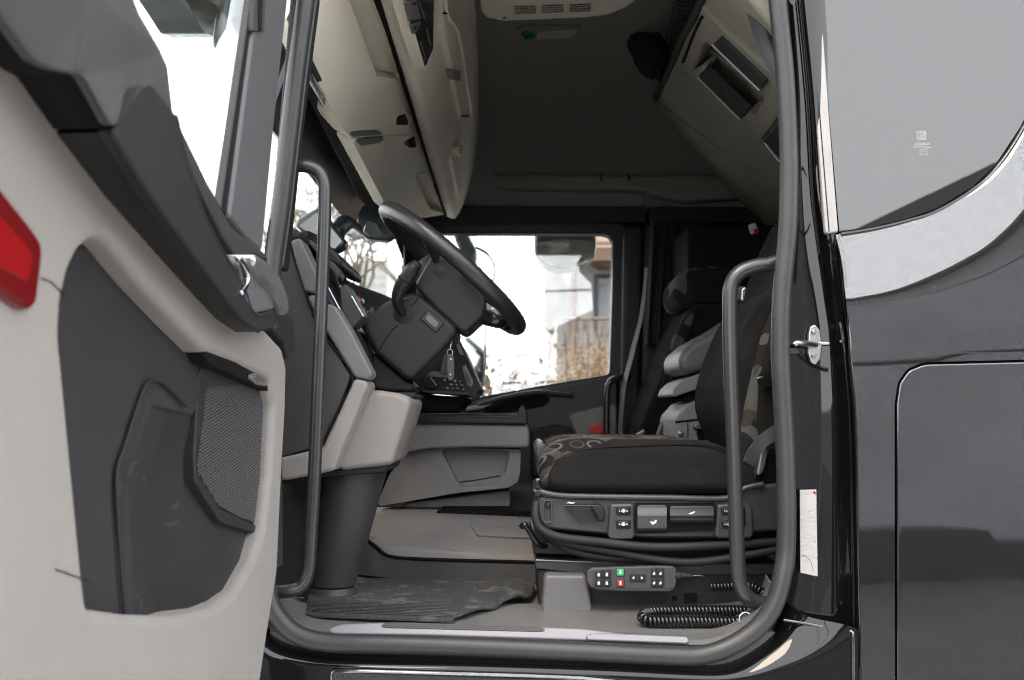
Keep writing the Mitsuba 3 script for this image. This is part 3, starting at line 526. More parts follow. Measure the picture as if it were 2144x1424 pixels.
# ------------------------------------------------------------------ dashboard
DB = TK + '__dashboard'
y1 = Y(0.16)
top = [(P(640, 545, .65)), P(690, 572, 1.0), P(726, 588, 1.4), P(800, 617, 1.85), P(846, 641, 2.18)]
rows_ = [[p + [-0.28, 0, -0.02] for p in top], top, [p + [0.022, 0, -0.012] for p in top], [p + [0.05, 0, -0.10] for p in top], [p + [0.06, 0, -0.42] for p in top]]
add(DB, sheet(spread(rows_, 5), 0.02, (1, 0, 1)), 'black_matte', 50, label='dark dashboard running across the cab under the windscreen')
k_ = add(DB + '__hazard_button', pr(Y(1.02), [(736, 621), (741, 616), (757, 624), (760, 630), (757, 636), (748, 634)], -0.03, 0.006, 0.003, 0.004), 'red', 40, label='red hazard light button on the dashboard')
add(k_ + '__triangle', pr(Y(1.02), [(748, 631), (749, 623), (754, 631)], 0.004, 0.0068, 0, 0), 'white_print', False)
for i, (u, v) in enumerate(((746, 642), (754, 648), (764, 655), (772, 648))):
    add(DB + '__switch', pr(Y(1.05), [(u, v), (u + 6, v - 6), (u + 9, v - 2), (u + 6, v + 10), (u + 2, v + 10)], -0.02, 0.004, 0.002, 0.001), ('black_gloss', 'grey_trim')[i % 2], 40)
# driver's end panel, trim strips
add(DB + '__end_panel', pr(y1, [(590, 503), (607, 502), (630, 580), (655, 655), (683, 705), (735, 787), (712, 850), (672, 936), (645, 941), (590, 958), (560, 900), (560, 560)], -0.10, -0.004, 0.004, 0.003), 'grey_dark', 40, label='dark grained end panel of the dashboard beside the door opening')
add(DB + '__end_cap', pr(y1, [(588, 503), (592, 490), (606, 480), (618, 477), (626, 483), (632, 497), (627, 499), (606, 503)], -0.30, 0.006, 0.006, 0.003), 'black_soft', 40)
add(DB + '__upper_trim', pr(y1, [(607, 503), (626, 495), (636, 512), (658, 560), (672, 586), (662, 616), (636, 609), (618, 550)], -0.06, 0.004, 0.006, 0.003), 'grey_trim', 40)
add(DB + '__lower_trim', pr(y1, [(637, 613), (662, 619), (682, 634), (704, 642), (730, 684), (779, 780), (778, 789), (766, 795), (742, 790), (700, 722), (658, 655)], -0.06, 0.004, 0.006, 0.003), 'grey_trim', 40, label='lighter grey trim slope on the end of the dashboard')
add(DB + '__end_seam', tube(cr([y1.pt(u, v, 0.0) for u, v in ((604, 503), (630, 582), (655, 657), (683, 708), (737, 788), (712, 852), (672, 938))], 6), 0.0022, 6), 'black_matte', True)
hood = [[P(*q) for q in r_] for r_ in (
    [(628, 488, .24), (643, 483, .24), (662, 492, .26), (706, 533, .30), (720, 558, .34), (726, 592, .38)],
    [(640, 500, .62), (655, 497, .62), (672, 508, .64), (700, 540, .66), (712, 562, .68), (722, 592, .70)])]
add(DB + '__cluster_hood', sheet(spread(hood, 6), 0.02, (1, -1, 1)), 'black_plastic', 50, label='curved black hood over the instrument cluster')
yc = Y(0.27)
add(DB + '__cluster_visor', pr(yc, [(630, 489), (644, 482), (664, 491), (706, 531), (722, 559), (726, 592), (718, 600), (712, 566), (700, 553), (680, 546), (668, 520), (648, 508), (638, 508)], -0.30, 0.004, 0.006, 0.003), 'black_plastic', 40)
add(DB + '__cluster_ring', pr(Y(0.25), [(632, 500), (650, 502), (668, 516), (690, 545), (702, 553), (712, 571), (708, 584), (698, 568), (680, 552), (664, 530), (648, 512), (640, 514), (650, 548), (664, 572), (690, 625), (704, 652), (700, 656), (684, 628), (656, 574), (636, 528)], -0.06, 0.0, 0.002, 0.002), 'grey_dark', 40)
add(DB + '__cluster_face', pr(Y(0.33), [(632, 505), (668, 520), (700, 560), (715, 610), (716, 665), (700, 655), (660, 585)], -0.02, 0.0, 0.002, 0.002), 'black_gloss')
add(DB + '__cluster_side', pr(Y(0.26), [(711, 602), (724, 595), (728, 598), (761, 661), (738, 687), (727, 672), (713, 645)], -0.08, 0.0, 0.003, 0.002), 'grey_dark', 40)
add(DB + '__cluster_bright_edge', tube([P(*q) for q in ((651, 541, .24), (662, 561, .24))], 0.002, 8), 'chrome', True)
add(DB + '__cluster_bright_edge', tube([P(*q) for q in ((685, 598, .24), (706, 638, .24), (722, 665, .24), (738, 687, .24))], 0.0016, 8), 'chrome', True)
add(DB + '__cluster_side_edge', tube([P(*q) for q in ((736, 620, .25), (761, 663, .25))], 0.0015, 8), 'chrome', True)
add(DB + '__column_shoulder', pr(Y(0.28), [(690, 640), (720, 660), (742, 690), (767, 742), (772, 815), (790, 820), (869, 822), (862, 834), (780, 830), (740, 760), (690, 690)], -0.25, 0.0, 0.004, 0.003), 'black_plastic', 40)
# beige knee panels and the pillar under them
add(DB + '__knee_panel', pr(Y(0.15), [(741, 792), (760, 796), (772, 798), (769, 812), (758, 838), (738, 890), (716, 940), (700, 985), (672, 992), (600, 1006), (560, 1004), (560, 965), (645, 945), (674, 938), (716, 850)], -0.12, -0.006, 0.008, 0.006, segs=5), 'beige_dash', 50)
add(DB + '__knee_panel', pr(Y(0.22), [(772, 816), (800, 818), (836, 824), (856, 832), (860, 846), (850, 880), (828, 950), (820, 974), (760, 980), (672, 990), (690, 985), (716, 940), (740, 885), (760, 838)], -0.28, 0.0, 0.012, 0.008, segs=6), 'beige_dash', 60, label='beige knee panel under the steering column')
add(DB + '__knee_underside', pr(Y(0.24), [(575, 990), (672, 985), (815, 972), (806, 990), (672, 1000), (575, 1018)], -0.25, 0.0, 0.004, 0), 'black_plastic')
pc = lambda u, v, y: P(u, v, y)
lofr = []
for v, uc, rw in ((985, 742, 68), (1060, 728, 62), (1140, 712, 56), (1225, 697, 46)):
    c = P(uc, v, 0.33); r = rw / FPX * 2.23
    th = np.linspace(0, 2 * np.pi, 29)[:-1]; lofr.append(np.stack([c[0] + r * np.cos(th), c[1] + 0.9 * r * np.sin(th), np.full(28, c[2])], 1))
def skin(rings):
    n = len(rings[0]); V = np.vstack(rings); i, j = np.meshgrid(np.arange(len(rings) - 1), np.arange(n), indexing='ij'); j2 = (j + 1) % n
    q = np.stack([i * n + j, i * n + j2, (i + 1) * n + j2, (i + 1) * n + j], -1).reshape(-1, 4); F = [q[:, [0, 1, 2]], q[:, [0, 2, 3]]]
    for base, flip in ((0, 1), ((len(rings) - 1) * n, 0)):
        c = len(V); V = np.vstack([V, V[base:base + n].mean(0)]); a = np.arange(n); b = (a + 1) % n
        F.append(np.stack([np.full(n, c), base + (b if flip else a), base + (a if flip else b)], 1))
    m = trimesh.Trimesh(V, np.vstack(F), process=False); m.fix_normals(); return m
k_ = add(K('steering_column_gaiter'), skin(lofr), 'grey_dark', 50, label='tapered grey cover of the steering shaft standing on the floor')
fr_ = []
for v, uc, rw in ((1228, 697, 50), (1240, 697, 54), (1252, 696, 60), (1262, 696, 68)):
    c = P(uc, v, 0.33); r = rw / FPX * 2.23; fr_.append(np.stack([c[0] + r * np.cos(th), c[1] + 0.9 * r * np.sin(th), np.full(28, c[2])], 1))
add(k_ + '__foot', skin(fr_), 'grey_dark', 50)
add(DB + '__kick_panel', pr(Y(0.36), [(560, 985), (690, 985), (680, 1100), (655, 1250), (560, 1250)], -0.03, 0.0, 0.003, 0), 'grey_dark', 40)
# steering column
CO = TK + '__steering_column'
yk = Y(0.36)
shr = [(750, 676), (768, 660), (816, 626), (850, 617), (872, 611), (900, 634), (953, 681), (958, 698), (930, 730), (869, 790), (856, 800), (838, 786), (785, 740)]
add(CO, pr(yk, shr, -0.20, 0.0, 0.012, 0.005, bev0=0.012, segs=5), 'black_plastic', 40, label='black steering column cover with switch stalk and rocker')
add(CO + '__lower_cover', pr(Y(0.40), [(785, 738), (838, 784), (869, 810), (872, 818), (862, 823), (800, 818), (772, 812), (767, 748)], -0.16, 0.0, 0.008, 0.004, segs=5), 'black_plastic', 60)
add(CO + '__cover_seam', tube([yk.pt(u, v, 0.0) for u, v in ((876, 624), (862, 640), (850, 650))], 0.0012, 6), 'black_matte', True)
add(CO + '__cover_seam', tube([yk.pt(u, v, 0.0) for u, v in ((832, 680), (812, 704), (792, 736))], 0.0012, 6), 'black_matte', True)
c = yk.pt(845, 657, -0.004)
add(CO + '__stalk_boot', lathe([(0, .014), (0.010, .012), (0.017, .006), (0.021, .0055), (0.0235, .003), (0.0235, -.01)], c, yk.n, 28), 'black_soft', 40)
k_ = add(CO + '__switch_stalk', tube(cr([yk.pt(845, 657, 0.004), yk.pt(834, 640, 0.02), yk.pt(832, 624, 0.032), yk.pt(838, 604, 0.04), yk.pt(848, 588, 0.044), yk.pt(862, 566, 0.048), yk.pt(872, 555, 0.05)], 6), cr(np.array([[.009], [.0105], [.0125], [.0145], [.0165], [.0155], [.012]]), 6)[:, 0], 18), 'black_plastic', True, label='black multi function stalk on the steering column')
add(k_ + '__tip_button', lathe([(0, .010), (.008, .0095), (.0105, .007), (.0115, 0.0)], yk.pt(871, 557, 0.049), yk.pt(880, 544, 0.052) - yk.pt(871, 557, 0.049), 20), 'black_soft', 40)
add(k_ + '__collar', tube([yk.pt(848, 588, .044), yk.pt(851, 583, .045)], 0.0172, 18), 'black_soft', True)
ri = math.radians(-41); rf = Frame(yk.pt(905, 673, 0.0), [math.cos(ri), 0, math.sin(ri)], [-math.sin(ri), 0, math.cos(ri)])
rect = lambda w, h, r: rnd(Polygon([(-w, -h), (w, -h), (w, h), (-w, h)]), r)
k_ = add(CO + '__rocker', prism2(rf, rect(.0235, .0145, .004), -0.002, 0.004, 0.003), 'black_soft', 40)
add(k_ + '__frame', prism2(rf, rect(.0185, .0105, .003).difference(rect(.0168, .0088, .002)), 0.002, 0.006, 0.0006), 'grey_trim', 40)
add(k_ + '__button', prism2(rf, rect(.0160, .0080, .002), 0.0, 0.0075, 0.003), 'black_gloss', 40)
# steering wheel
SW = TK + '__steering_wheel'
cw = P(947, 564, 0.45); px_m = (FPX / 2.35)
dv = np.array([300 / px_m, 0, -262 / px_m]); dl = np.linalg.norm(dv); dv /= dl
tilt = math.radians(3.0)
nrm0 = np.array([-dv[2], 0, dv[0]])                     # towards the driver, up and back
bax = np.array([0, math.cos(tilt), 0]) - nrm0 * math.sin(tilt)
R = 0.196
th = np.linspace(0, 2 * np.pi, 97)[:-1]
rim = np.array([cw + R * (math.cos(t) * dv + math.sin(t) * bax) for t in th])
nw = np.cross(dv, bax); nw /= np.linalg.norm(nw)
add(SW + '__rim', tube(rim, 0.0185, 20, closed=True, up=nw), 'leather', True, label='black leather steering wheel rim')
W = Frame(cw, dv, bax) if np.cross(dv, bax) @ nrm0 > 0 else Frame(cw, dv, -bax)
hub = Y(0.37)
add(SW + '__hub', pr(hub, [(866, 598), (880, 575), (900, 540), (912, 528), (940, 540), (964, 566), (1013, 606), (1018, 640), (1014, 662), (979, 694), (968, 698), (950, 684), (905, 642)], -0.16, 0.0, 0.009, 0.004, bev0=0.012, segs=5), 'black_plastic', 40, label='black hub of the steering wheel')
add(SW + '__hub_rear_cover', ball(P(925, 575, 0.43), 0.062, (1.0, 1.0, 0.8)), 'black_soft', True)
for sgn in (1, -1):
    add(SW + '__spoke', tube(cr([P(985, 640, .45), P(1018, 655, .45), P(1050, 668, .45), cw + R * (math.cos(.42) * dv + sgn * math.sin(.42) * bax)], 6), cr(np.array([[.034], [.028], [.022], [.016]]), 6)[:, 0], 14, flat=0.55), 'black_gloss', True)
    add(SW + '__spoke', tube(cr([cw - 0.02 * dv - nw * .03, cw + 0.06 * (-.5 * dv + sgn * .85 * bax) - nw * .012, cw + R * (-.42 * dv + sgn * .907 * bax)], 6), cr(np.array([[.030], [.022], [.015]]), 6)[:, 0], 14, flat=0.5), 'black_plastic', True)
add(SW + '__spoke_chrome', tube(cr([P(968, 574, .36), P(985, 586, .34), P(1010, 603, .33)], 6), 0.006, 10, flat=0.4), 'satin_chrome', True)
stc = np.array([cw + (R - 0.0160) * (math.cos(t) * dv + math.sin(t) * bax) for t in th])
add(SW + '__rim_seam', tube(stc, 0.0016, 6, closed=True), 'black_soft', True)

# keys hanging from the ignition
kf = Y(0.36)
k_ = add('key_fob', pr(kf, [(938, 742), (948, 742), (951, 750), (951, 788), (947, 797), (939, 797), (936, 788), (935, 750)], -0.004, 0.003, 0.002, 0.003), 'grey_dark', 40, label='dark grey leather key strap hanging below the steering column', category='key')
for u, v, m_ in ((944, 753, 'steel'), (943, 785, 'chrome')): add(k_ + '__rivet', lathe([(0, .0052), (.002, .005), (.0032, .0035), (.0032, 0)], kf.pt(u, v, 0), kf.n, 14), m_, 40)
add(k_ + '__ring', tube([kf.pt(942, 738, 0) + np.array([.006 * math.cos(t), 0.001 * math.sin(2 * t), .007 * math.sin(t)]) for t in np.arange(20) * np.pi / 10], 0.0009, 6, closed=True), 'steel', True)
add(k_ + '__chain', tube([kf.pt(942, 733, 0), kf.pt(944, 724, 0), kf.pt(947, 712, -0.01)], 0.0012, 6), 'steel', True)
add(k_ + '__remote', pr(Y(0.38), [(928, 742), (936, 740), (944, 746), (944, 786), (922, 783), (921, 776)], -0.006, 0.004, 0.003, 0.003), 'black_soft', 40)

# ------------------------------------------------------------------ centre of the cab: tray, drawers, engine tunnel, mat, button console
CT = TK + '__centre_table'
yt = Y(0.80)
add(CT, pr(yt, [(862, 884), (1000, 888), (1098, 890), (1107, 893), (1109, 930), (1104, 938), (1000, 937), (900, 940), (828, 952), (838, 925), (848, 900)], -0.75, 0.0, 0.008, 0.006, segs=5), 'beige_dash', 50, label='beige centre table with dark tray rim between the seats')
trk = Frame([0, 0.8, P(1000, 886, .8)[2]], [1, 0, 0], [0, 1, 0])
t0, t1, t2 = P(858, 884, .795), P(1103, 889, .795), P(1100, 853, .795)
rimz = t0[2]; 
outl = Polygon([(t0[0] - .06, .79), (t1[0], .79), (t1[0], 1.50), (t0[0] - .06, 1.50)])
ff = Frame([0, 0, 0], [1, 0, 0], [0, 1, 0])
add(CT + '__tray_rim', prism2(ff, rnd(outl, .02).difference(rnd(outl.buffer(-.018), .015)), rimz - .004, rimz + .020, 0.005), 'black_plastic', 40, label='dark raised rim of the tray')
add(CT + '__tray_floor', prism2(ff, outl.buffer(-.015), rimz - .006, rimz - .001, 0), 'grey_dark')
add(CT + '__tray_end', pr(Y(0.79), [(858, 884), (864, 866), (870, 866), (960, 872), (1078, 876), (1086, 858), (1093, 849), (1100, 853), (1106, 872), (1104, 889), (1000, 888)], -0.02, 0.002, 0.004, 0.004), 'black_plastic', 50)
add(CT + '__drawer', pr(Y(0.84), [(846, 948), (920, 938), (1091, 940), (1089, 990), (1084, 1010), (1062, 1022), (960, 1032), (796, 1060), (790, 1054), (812, 1000)], -0.7, 0.0, 0.006, 0.005, holes=[[(922, 940), (1068, 944), (1060, 985), (1042, 1010), (1034, 1015), (968, 1020), (958, 1010)]], segs=5), 'beige_dash', 50)
add(CT + '__drawer_pocket', pr(Y(0.88), [(915, 936), (1075, 940), (1066, 990), (1050, 1016), (960, 1024)], -0.02, 0.0, 0.002, 0), 'beige_dash', 40)
add(CT + '__drawer_pocket_line', tube([P(q, w_, .878) for q, w_ in ((962, 1010), (1005, 1004), (1048, 996))], 0.0016, 6), 'black_plastic', True)
add(CT + '__lower_drawer', pr(Y(0.90), [(792, 1060), (960, 1040), (1069, 1026), (1068, 1058), (1064, 1063), (800, 1064)], -0.6, 0.0, 0.005, 0.004), 'beige_dash', 50)
TU = TK + '__engine_tunnel'
zt = P(1000, 1078, .74)[2]
g = spread([[P(*q) for q in r_] for r_ in (
    [(700, 1066, 1.0), (800, 1062, 1.0), (940, 1062, 1.0), (1130, 1066, 1.0), (1330, 1068, 1.0)],
    [(760, 1080, .76), (790, 1072, .76), (930, 1076, .76), (1125, 1084, .76), (1330, 1090, .76)],
    [(765, 1098, .70), (775, 1100, .70), (920, 1112, .68), (1122, 1124, .68), (1330, 1130, .68)],
    [(767, 1116, .62), (800, 1142, .60), (900, 1154, .60), (1118, 1166, .60), (1330, 1172, .60)],
    [(769, 1128, .61), (818, 1162, .598), (900, 1168, .598), (1118, 1174, .598), (1330, 1180, .598)])], 6)
add(TU, sheet(g, 0.02, (0, -1, 1)), 'beige_dash', 50, label='beige engine tunnel cover along the cab floor')
add(TU + '__cover_step', sheet(spread([[P(*q) for q in r_] for r_ in ([(1000, 1120, .665), (1060, 1124, .665), (1140, 1126, .665), (1330, 1132, .665)], [(990, 1106, .69), (1060, 1109, .69), (1140, 1112, .69), (1330, 1118, .69)], [(985, 1098, .71), (1060, 1101, .71), (1140, 1104, .71), (1330, 1110, .71)])], 4), 0.004, (0, -1, 1)), 'beige_dash', 50)
add(TU + '__skirt', sheet(spread([[P(*q) for q in r_] for r_ in (
    [(735, 1110, .64), (766, 1128, .615), (817, 1163, .602), (900, 1170, .602), (1118, 1176, .602), (1330, 1180, .602)],
    [(725, 1150, .60), (770, 1160, .59), (820, 1182, .585), (900, 1188, .585), (1118, 1194, .585), (1330, 1198, .585)],
    [(715, 1200, .57), (760, 1204, .565), (820, 1210, .56), (900, 1213, .56), (1118, 1218, .56), (1330, 1222, .56)])], 5), 0.02, (0, -1, 0)), 'grey_dark', 50)
add(TU + '__groove', tube(cr([P(*q) for q in ((766, 1128, .61), (790, 1147, .6), (818, 1165, .597), (900, 1171, .597), (1118, 1177, .597), (1330, 1182, .597))], 6), 0.004, 8), 'black_matte', True)
ft = Frame([0, 0, P(1000, 1062, 1.0)[2] + .008], [1, 0, 0], [0, 1, 0])
add(TU + '__carpet', prism2(ft, rnd(Polygon([P(912, 1078, .77)[:2], P(1330, 1092, .77)[:2], (0.45, 1.75), (-0.30, 1.75), P(930, 1068, .85)[:2]]), .01), -0.03, 0.004, .002), 'black_matte')
# mat with a wavy worn edge
zr = FZ + 0.006
def fm_(u, v):
    d = ray(u, v); return CAM + d * ((zr - CAM[2]) / d[2])
near = [(640, 1284), (660, 1288), (740, 1291), (840, 1295), (935, 1299), (948, 1300), (953, 1290), (975, 1286), (1000, 1278), (1032, 1270), (1050, 1264), (1080, 1258), (1104, 1248), (1112, 1238)]
far = [(650, 1228), (700, 1226), (760, 1222), (850, 1222), (930, 1222), (950, 1222), (965, 1222), (985, 1222), (1010, 1222), (1040, 1222), (1060, 1222), (1085, 1222), (1110, 1221), (1122, 1220)]
rws = []
for t in np.linspace(0, 1, 12):
    r_ = []
    for i, (a, b) in enumerate(zip(near, far)):
        p = fm_(*a) * (1 - t) + fm_(*b) * t
        wav = 0.010 * max(0, (i - 4) / 9) * (math.sin(i * 1.9 + 3 * t) + 0.6) * (1 - 0.6 * t) + (0.012 * t ** 3)
        p[2] += wav; r_.append(p)
    rws.append(r_)
k_ = add('floor_mat', sheet(spread(rws, 5), 0.004, (0, 0, 1)), 'mat_rubber', 50, label='worn dirty black rubber mat with torn wavy edge on the cab floor', category='floor mat')
ribs = []
for q in np.linspace(0.08, 0.62, 15):
    pts = []
    for s in np.linspace(0.01, 0.99, 8):
        i = s * 5; i0 = int(i); f = i - i0; L = lambda A: np.array(A[i0]) * (1 - f) + np.array(A[i0 + 1]) * f
        pts.append(fm_(*L(near)) * (1 - q) + fm_(*L(far)) * q + [0, 0, 0.0012])
    ribs.append(tube(pts, 0.0010, 6))
add(k_ + '__ribs', cat(ribs), 'mat_rubber', True, kind='stuff')
# button console to the driver's right
BC = TK + '__button_console'
yb = Y(0.86)
add(BC, pr(yb, [(866, 800), (905, 765), (938, 722), (952, 706), (962, 716), (980, 758), (1004, 812), (998, 822), (984, 832), (940, 824), (880, 820), (862, 820)], -0.5, 0.0, 0.006, 0.004, segs=5), 'black_plastic', 40, label='dark console of switches to the right of the steering column')
add(BC + '__base', pr(Y(0.88), [(862, 822), (900, 826), (984, 832), (966, 848), (955, 862), (897, 864), (880, 852), (868, 838)], -0.45, 0.0, 0.006, 0.004), 'black_matte')
add(BC + '__rim', tube([yb.pt(u, v, 0.0) for u, v in ((952, 707), (963, 718), (981, 758), (1004, 812), (985, 831))], 0.0035, 8), 'grey_dark', True)
add(BC + '__screen_bezel', pr(yb, [(950, 708), (956, 709), (968, 735), (972, 745), (962, 742)], 0.0, 0.004, 0.001, 0.001), 'satin_chrome', 40)
add(BC + '__grey_strip', pr(yb, [(888, 778), (912, 777), (948, 787), (946, 793), (900, 788), (883, 785)], 0.0, 0.004, 0.001, 0.001), 'grey_trim', 40)
add(BC + '__ledge', pr(yb, [(868, 818), (900, 816), (985, 822), (984, 828), (900, 824)], 0.0, 0.006, 0.002, 0.001), 'grey_dark', 40)
for r_i in range(3):
    for c_i in range(4):
        u = 925 + c_i * 11 + r_i * 3; v = 793 + r_i * 8 + c_i * 0.8
        add(BC + '__button', pr(yb, [(u, v), (u + 9, v + .7), (u + 11.5, v + 7), (u + 2.4, v + 6.3)], 0.0, 0.0055, 0.0014, 0.001, segs=2), ('black_gloss', 'black_soft')[(r_i + c_i) % 2], 40)
        if (r_i * 4 + c_i) % 3 != 1: add(BC + '__button_mark', pr(yb, [(u + 4, v + 2.6), (u + 7, v + 2.8), (u + 7.6, v + 4.4), (u + 4.6, v + 4.2)], 0.003, 0.0059, 0, 0), 'white_print', False)
add(BC + '__knob', pr(yb, [(884, 800), (893, 786), (902, 788), (916, 808), (908, 816), (892, 814)], 0.0, 0.016, 0.004, 0.003), 'black_plastic', 40)
add(BC + '__knob_line', tube([yb.pt(u, v, .0165) for u, v in ((901, 789), (914, 808))], 0.0012, 6), 'chrome', True)
add(BC + '__cup', pr(yb, [(966, 768), (975, 762), (992, 800), (988, 812), (976, 806)], 0.0, 0.003, 0.001, 0.002), 'black_gloss', 40)

# ------------------------------------------------------------------ driver's seat
DS = TK + '__driver_seat'
sy = Y(0.20)
cush = [(1128, 985), (1130, 960), (1142, 940), (1165, 926), (1200, 920), (1260, 917), (1300, 920), (1400, 921), (1460, 922), (1500, 928), (1540, 944), (1600, 970), (1640, 985), (1640, 1036), (1400, 1037), (1180, 1036), (1146, 1030), (1132, 1014)]
m = prism2(sy, pxpoly(sy, cush, 0.0, 0.035), -0.52, 0.0, 0.028, 0.03, 8)
add(DS + '__cushion', m, 'seat_cloth', 60, label='black velour seat cushion with grey ring pattern on its front')
add(DS + '__cushion_piping', tube(cr([sy.pt(u, v, -0.001 - .02 * max(0, (935 - v) / 20)) for u, v in ((1146, 1018), (1152, 990), (1170, 962), (1200, 948), (1250, 938), (1330, 934), (1420, 931), (1490, 934), (1540, 950), (1600, 978))], 6), 0.0016, 6), 'velour', True)
add(DS + '__front_pad', pr(Y(0.30), [(1122, 955), (1122, 935), (1134, 926), (1148, 932), (1142, 970), (1130, 975)], -0.30, 0.0, 0.01, 0.006), 'grey_dark', 50)
base = [(1126, 1040), (1134, 1036), (1200, 1040), (1520, 1043), (1560, 1020), (1640, 1010), (1640, 1112), (1575, 1116), (1565, 1128), (1352, 1128), (1290, 1122), (1180, 1112), (1140, 1108), (1128, 1092), (1124, 1065)]
add(DS + '__base_cover', pr(Y(0.19), base, -0.5, 0.0, 0.008, 0.008, segs=5), 'seat_plastic', 50, label='dark plastic seat base cover with adjusting levers and switches')
b2 = Y(0.185)
add(DS + '__front_rim', pxtube([(1126, 1036, .19), (1133, 1030, .185), (1150, 1034, .182), (1200, 1039, .182), (1400, 1042, .182), (1520, 1043, .182), (1560, 1022, .182), (1600, 1014, .182)], 0.006, 6, 10), 'seat_plastic', True)
add(DS + '__front_knob', pr(Y(0.22), [(1115, 1030), (1119, 1024), (1130, 1026), (1132, 1040), (1120, 1042)], -0.05, 0.0, 0.006, 0.004), 'black_gloss', 50)
add(DS + '__grip_recess', pr(b2, [(1137, 1047), (1156, 1047), (1157, 1096), (1140, 1096), (1134, 1084)], -0.01, 0.0062, 0.002, 0.004, holes=[[(1140, 1050), (1153, 1050), (1154, 1092), (1142, 1092), (1138, 1082)]]), 'grey_dark', 40)
add(DS + '__grip_lever', pr(b2, [(1142, 1056), (1150, 1050), (1155, 1054), (1150, 1066), (1155, 1088), (1150, 1090), (1144, 1068)], -0.005, 0.010, 0.003, 0.001), 'black_plastic', 50)
add(DS + '__tilt_recess', pr(b2, [(1182, 1060), (1245, 1066), (1262, 1080), (1268, 1092), (1212, 1091), (1200, 1080), (1186, 1066)], -0.01, 0.0055, 0.0005, 0.002), 'black_soft', 40)
add(DS + '__tilt_handle', pr(b2, [(1168, 1060), (1172, 1057), (1252, 1056), (1264, 1062), (1268, 1074), (1266, 1091), (1252, 1092), (1248, 1078), (1240, 1068), (1186, 1066), (1170, 1066)], 0.004, 0.020, 0.005, 0.003, segs=5), 'black_plastic', 50)
add(DS + '__tilt_handle__highlight', tube([b2.pt(u, v, 0.0185) for u, v in ((1180, 1059), (1254, 1059))], 0.0022, 8), 'black_gloss', True)
add(DS + '__tilt_symbol', pr(b2, [(1186, 1054), (1192, 1051), (1200, 1053), (1204, 1051), (1203, 1053), (1199, 1055), (1190, 1053.5)], 0.0, 0.0058, 0, 0), 'white_print')
for x0, sym in ((1276, True), (1504, False)):
    w = 52 if sym else 56
    pod = [(x0 + 4, 1055), (x0 + w - 5, 1054), (x0 + w, 1060), (x0 + w + 2, 1122), (x0 + w - 4, 1130), (x0 + 2, 1130), (x0 - 4, 1120), (x0, 1062)] if sym else [(1502, 1056), (1556, 1052), (1573, 1056), (1577, 1066), (1578, 1120), (1572, 1128), (1502, 1128), (1497, 1120)]
    p_ = add(DS + '__switch_pod', pr(b2, pod, -0.02, 0.010, 0.005, 0.005, segs=5), 'seat_plastic', 50)
    for v in (1060, 1088):
        a, b = (1289, 1321) if sym else (1510, 1540)
        add(p_ + '__frame', pr(b2, [(a, v), (b, v), (b + 1, v + 20), (a + 1, v + 20)], 0.0, 0.0115, 0.001, 0.003), 'black_gloss', 40)
        add(p_ + '__rocker', pr(b2, [(a + 3, v + 2.5), (b - 3, v + 2.5), (b - 2, v + 17), (a + 4, v + 17)], 0.0, 0.0145, 0.0035, 0.002), 'black_plastic', 50)
        sy_ = [pr(b2, [(a + d, v + 8.5), (a + d + 1.6, v + 8.5), (a + d + 1.6, v + 11.5), (a + d, v + 11.5)], 0.010, 0.0148, 0, 0) for d in (7, 11, 21, 24)] + [pr(b2, [(a + 14, v + 6), (a + 19, v + 6), (a + 19, v + 13), (a + 14, v + 13)], 0.010, 0.0148, 0, 0)]
        add(p_ + '__symbol', cat(sy_), 'white_print', False, kind='stuff')
add(TK + '__driver_seat__recliner_button', pr(b2, [(1550, 1062), (1560, 1060), (1562, 1102), (1552, 1104)], 0.0, 0.0125, 0.002, 0.001), 'black_gloss', 40)
def paddle(u0, u1, vt, vb, ledge):
    prof = [(vt, .008), (vt + 4, .013), (ledge - 3, .022), (ledge, .024), (ledge + 3, .0235), (vb - 9, .020), (vb - 4, .018), (vb, .010), (vb + 1, 0)]
    rows = [[b2.pt(u, v, h) for u in np.linspace(u0 + (0 if k else 2), u1 - (0 if k else 2), 5)] for k, (v, h) in enumerate(prof)]
    return cat(sheet(spread(rows, 3), 0.004, (0, -1, 0)), pr(b2, [(u0 + 1, vt), (u1 - 1, vt), (u1, vb), (u0, vb)], -.004, 0.012, 0.002, 0.002))
add(DS + '__cushion_paddle', paddle(1335, 1396, 1058, 1112, 1080), 'seat_plastic', 50, label='wide curved paddle with a seat symbol')
add(DS + '__cushion_paddle__symbol', cat(*[pr(b2, q, 0.016, 0.0226, 0, 0) for q in ([(1372, 1085), (1376, 1085), (1374, 1094), (1370, 1094)], [(1361, 1092), (1374, 1093), (1373, 1096), (1363, 1096)], [(1365, 1096), (1369, 1096), (1368, 1099), (1366, 1099)])]), 'white_print', False)
add(DS + '__slide_paddle', paddle(1403, 1494, 1060, 1094, 1078), 'seat_plastic', 50)
add(DS + '__slide_paddle__symbol', cat(*[pr(b2, q, 0.016, 0.0246, 0, 0) for q in ([(1442, 1075), (1450, 1073), (1450, 1076), (1443, 1077)], [(1448, 1074), (1454, 1071), (1455, 1073), (1449, 1077)])]), 'white_print', False)
add(DS + '__paddle_recess', pr(b2, [(1330, 1054), (1498, 1054), (1498, 1112), (1330, 1118)], -0.01, 0.0025, 0, 0.002), 'black_matte')
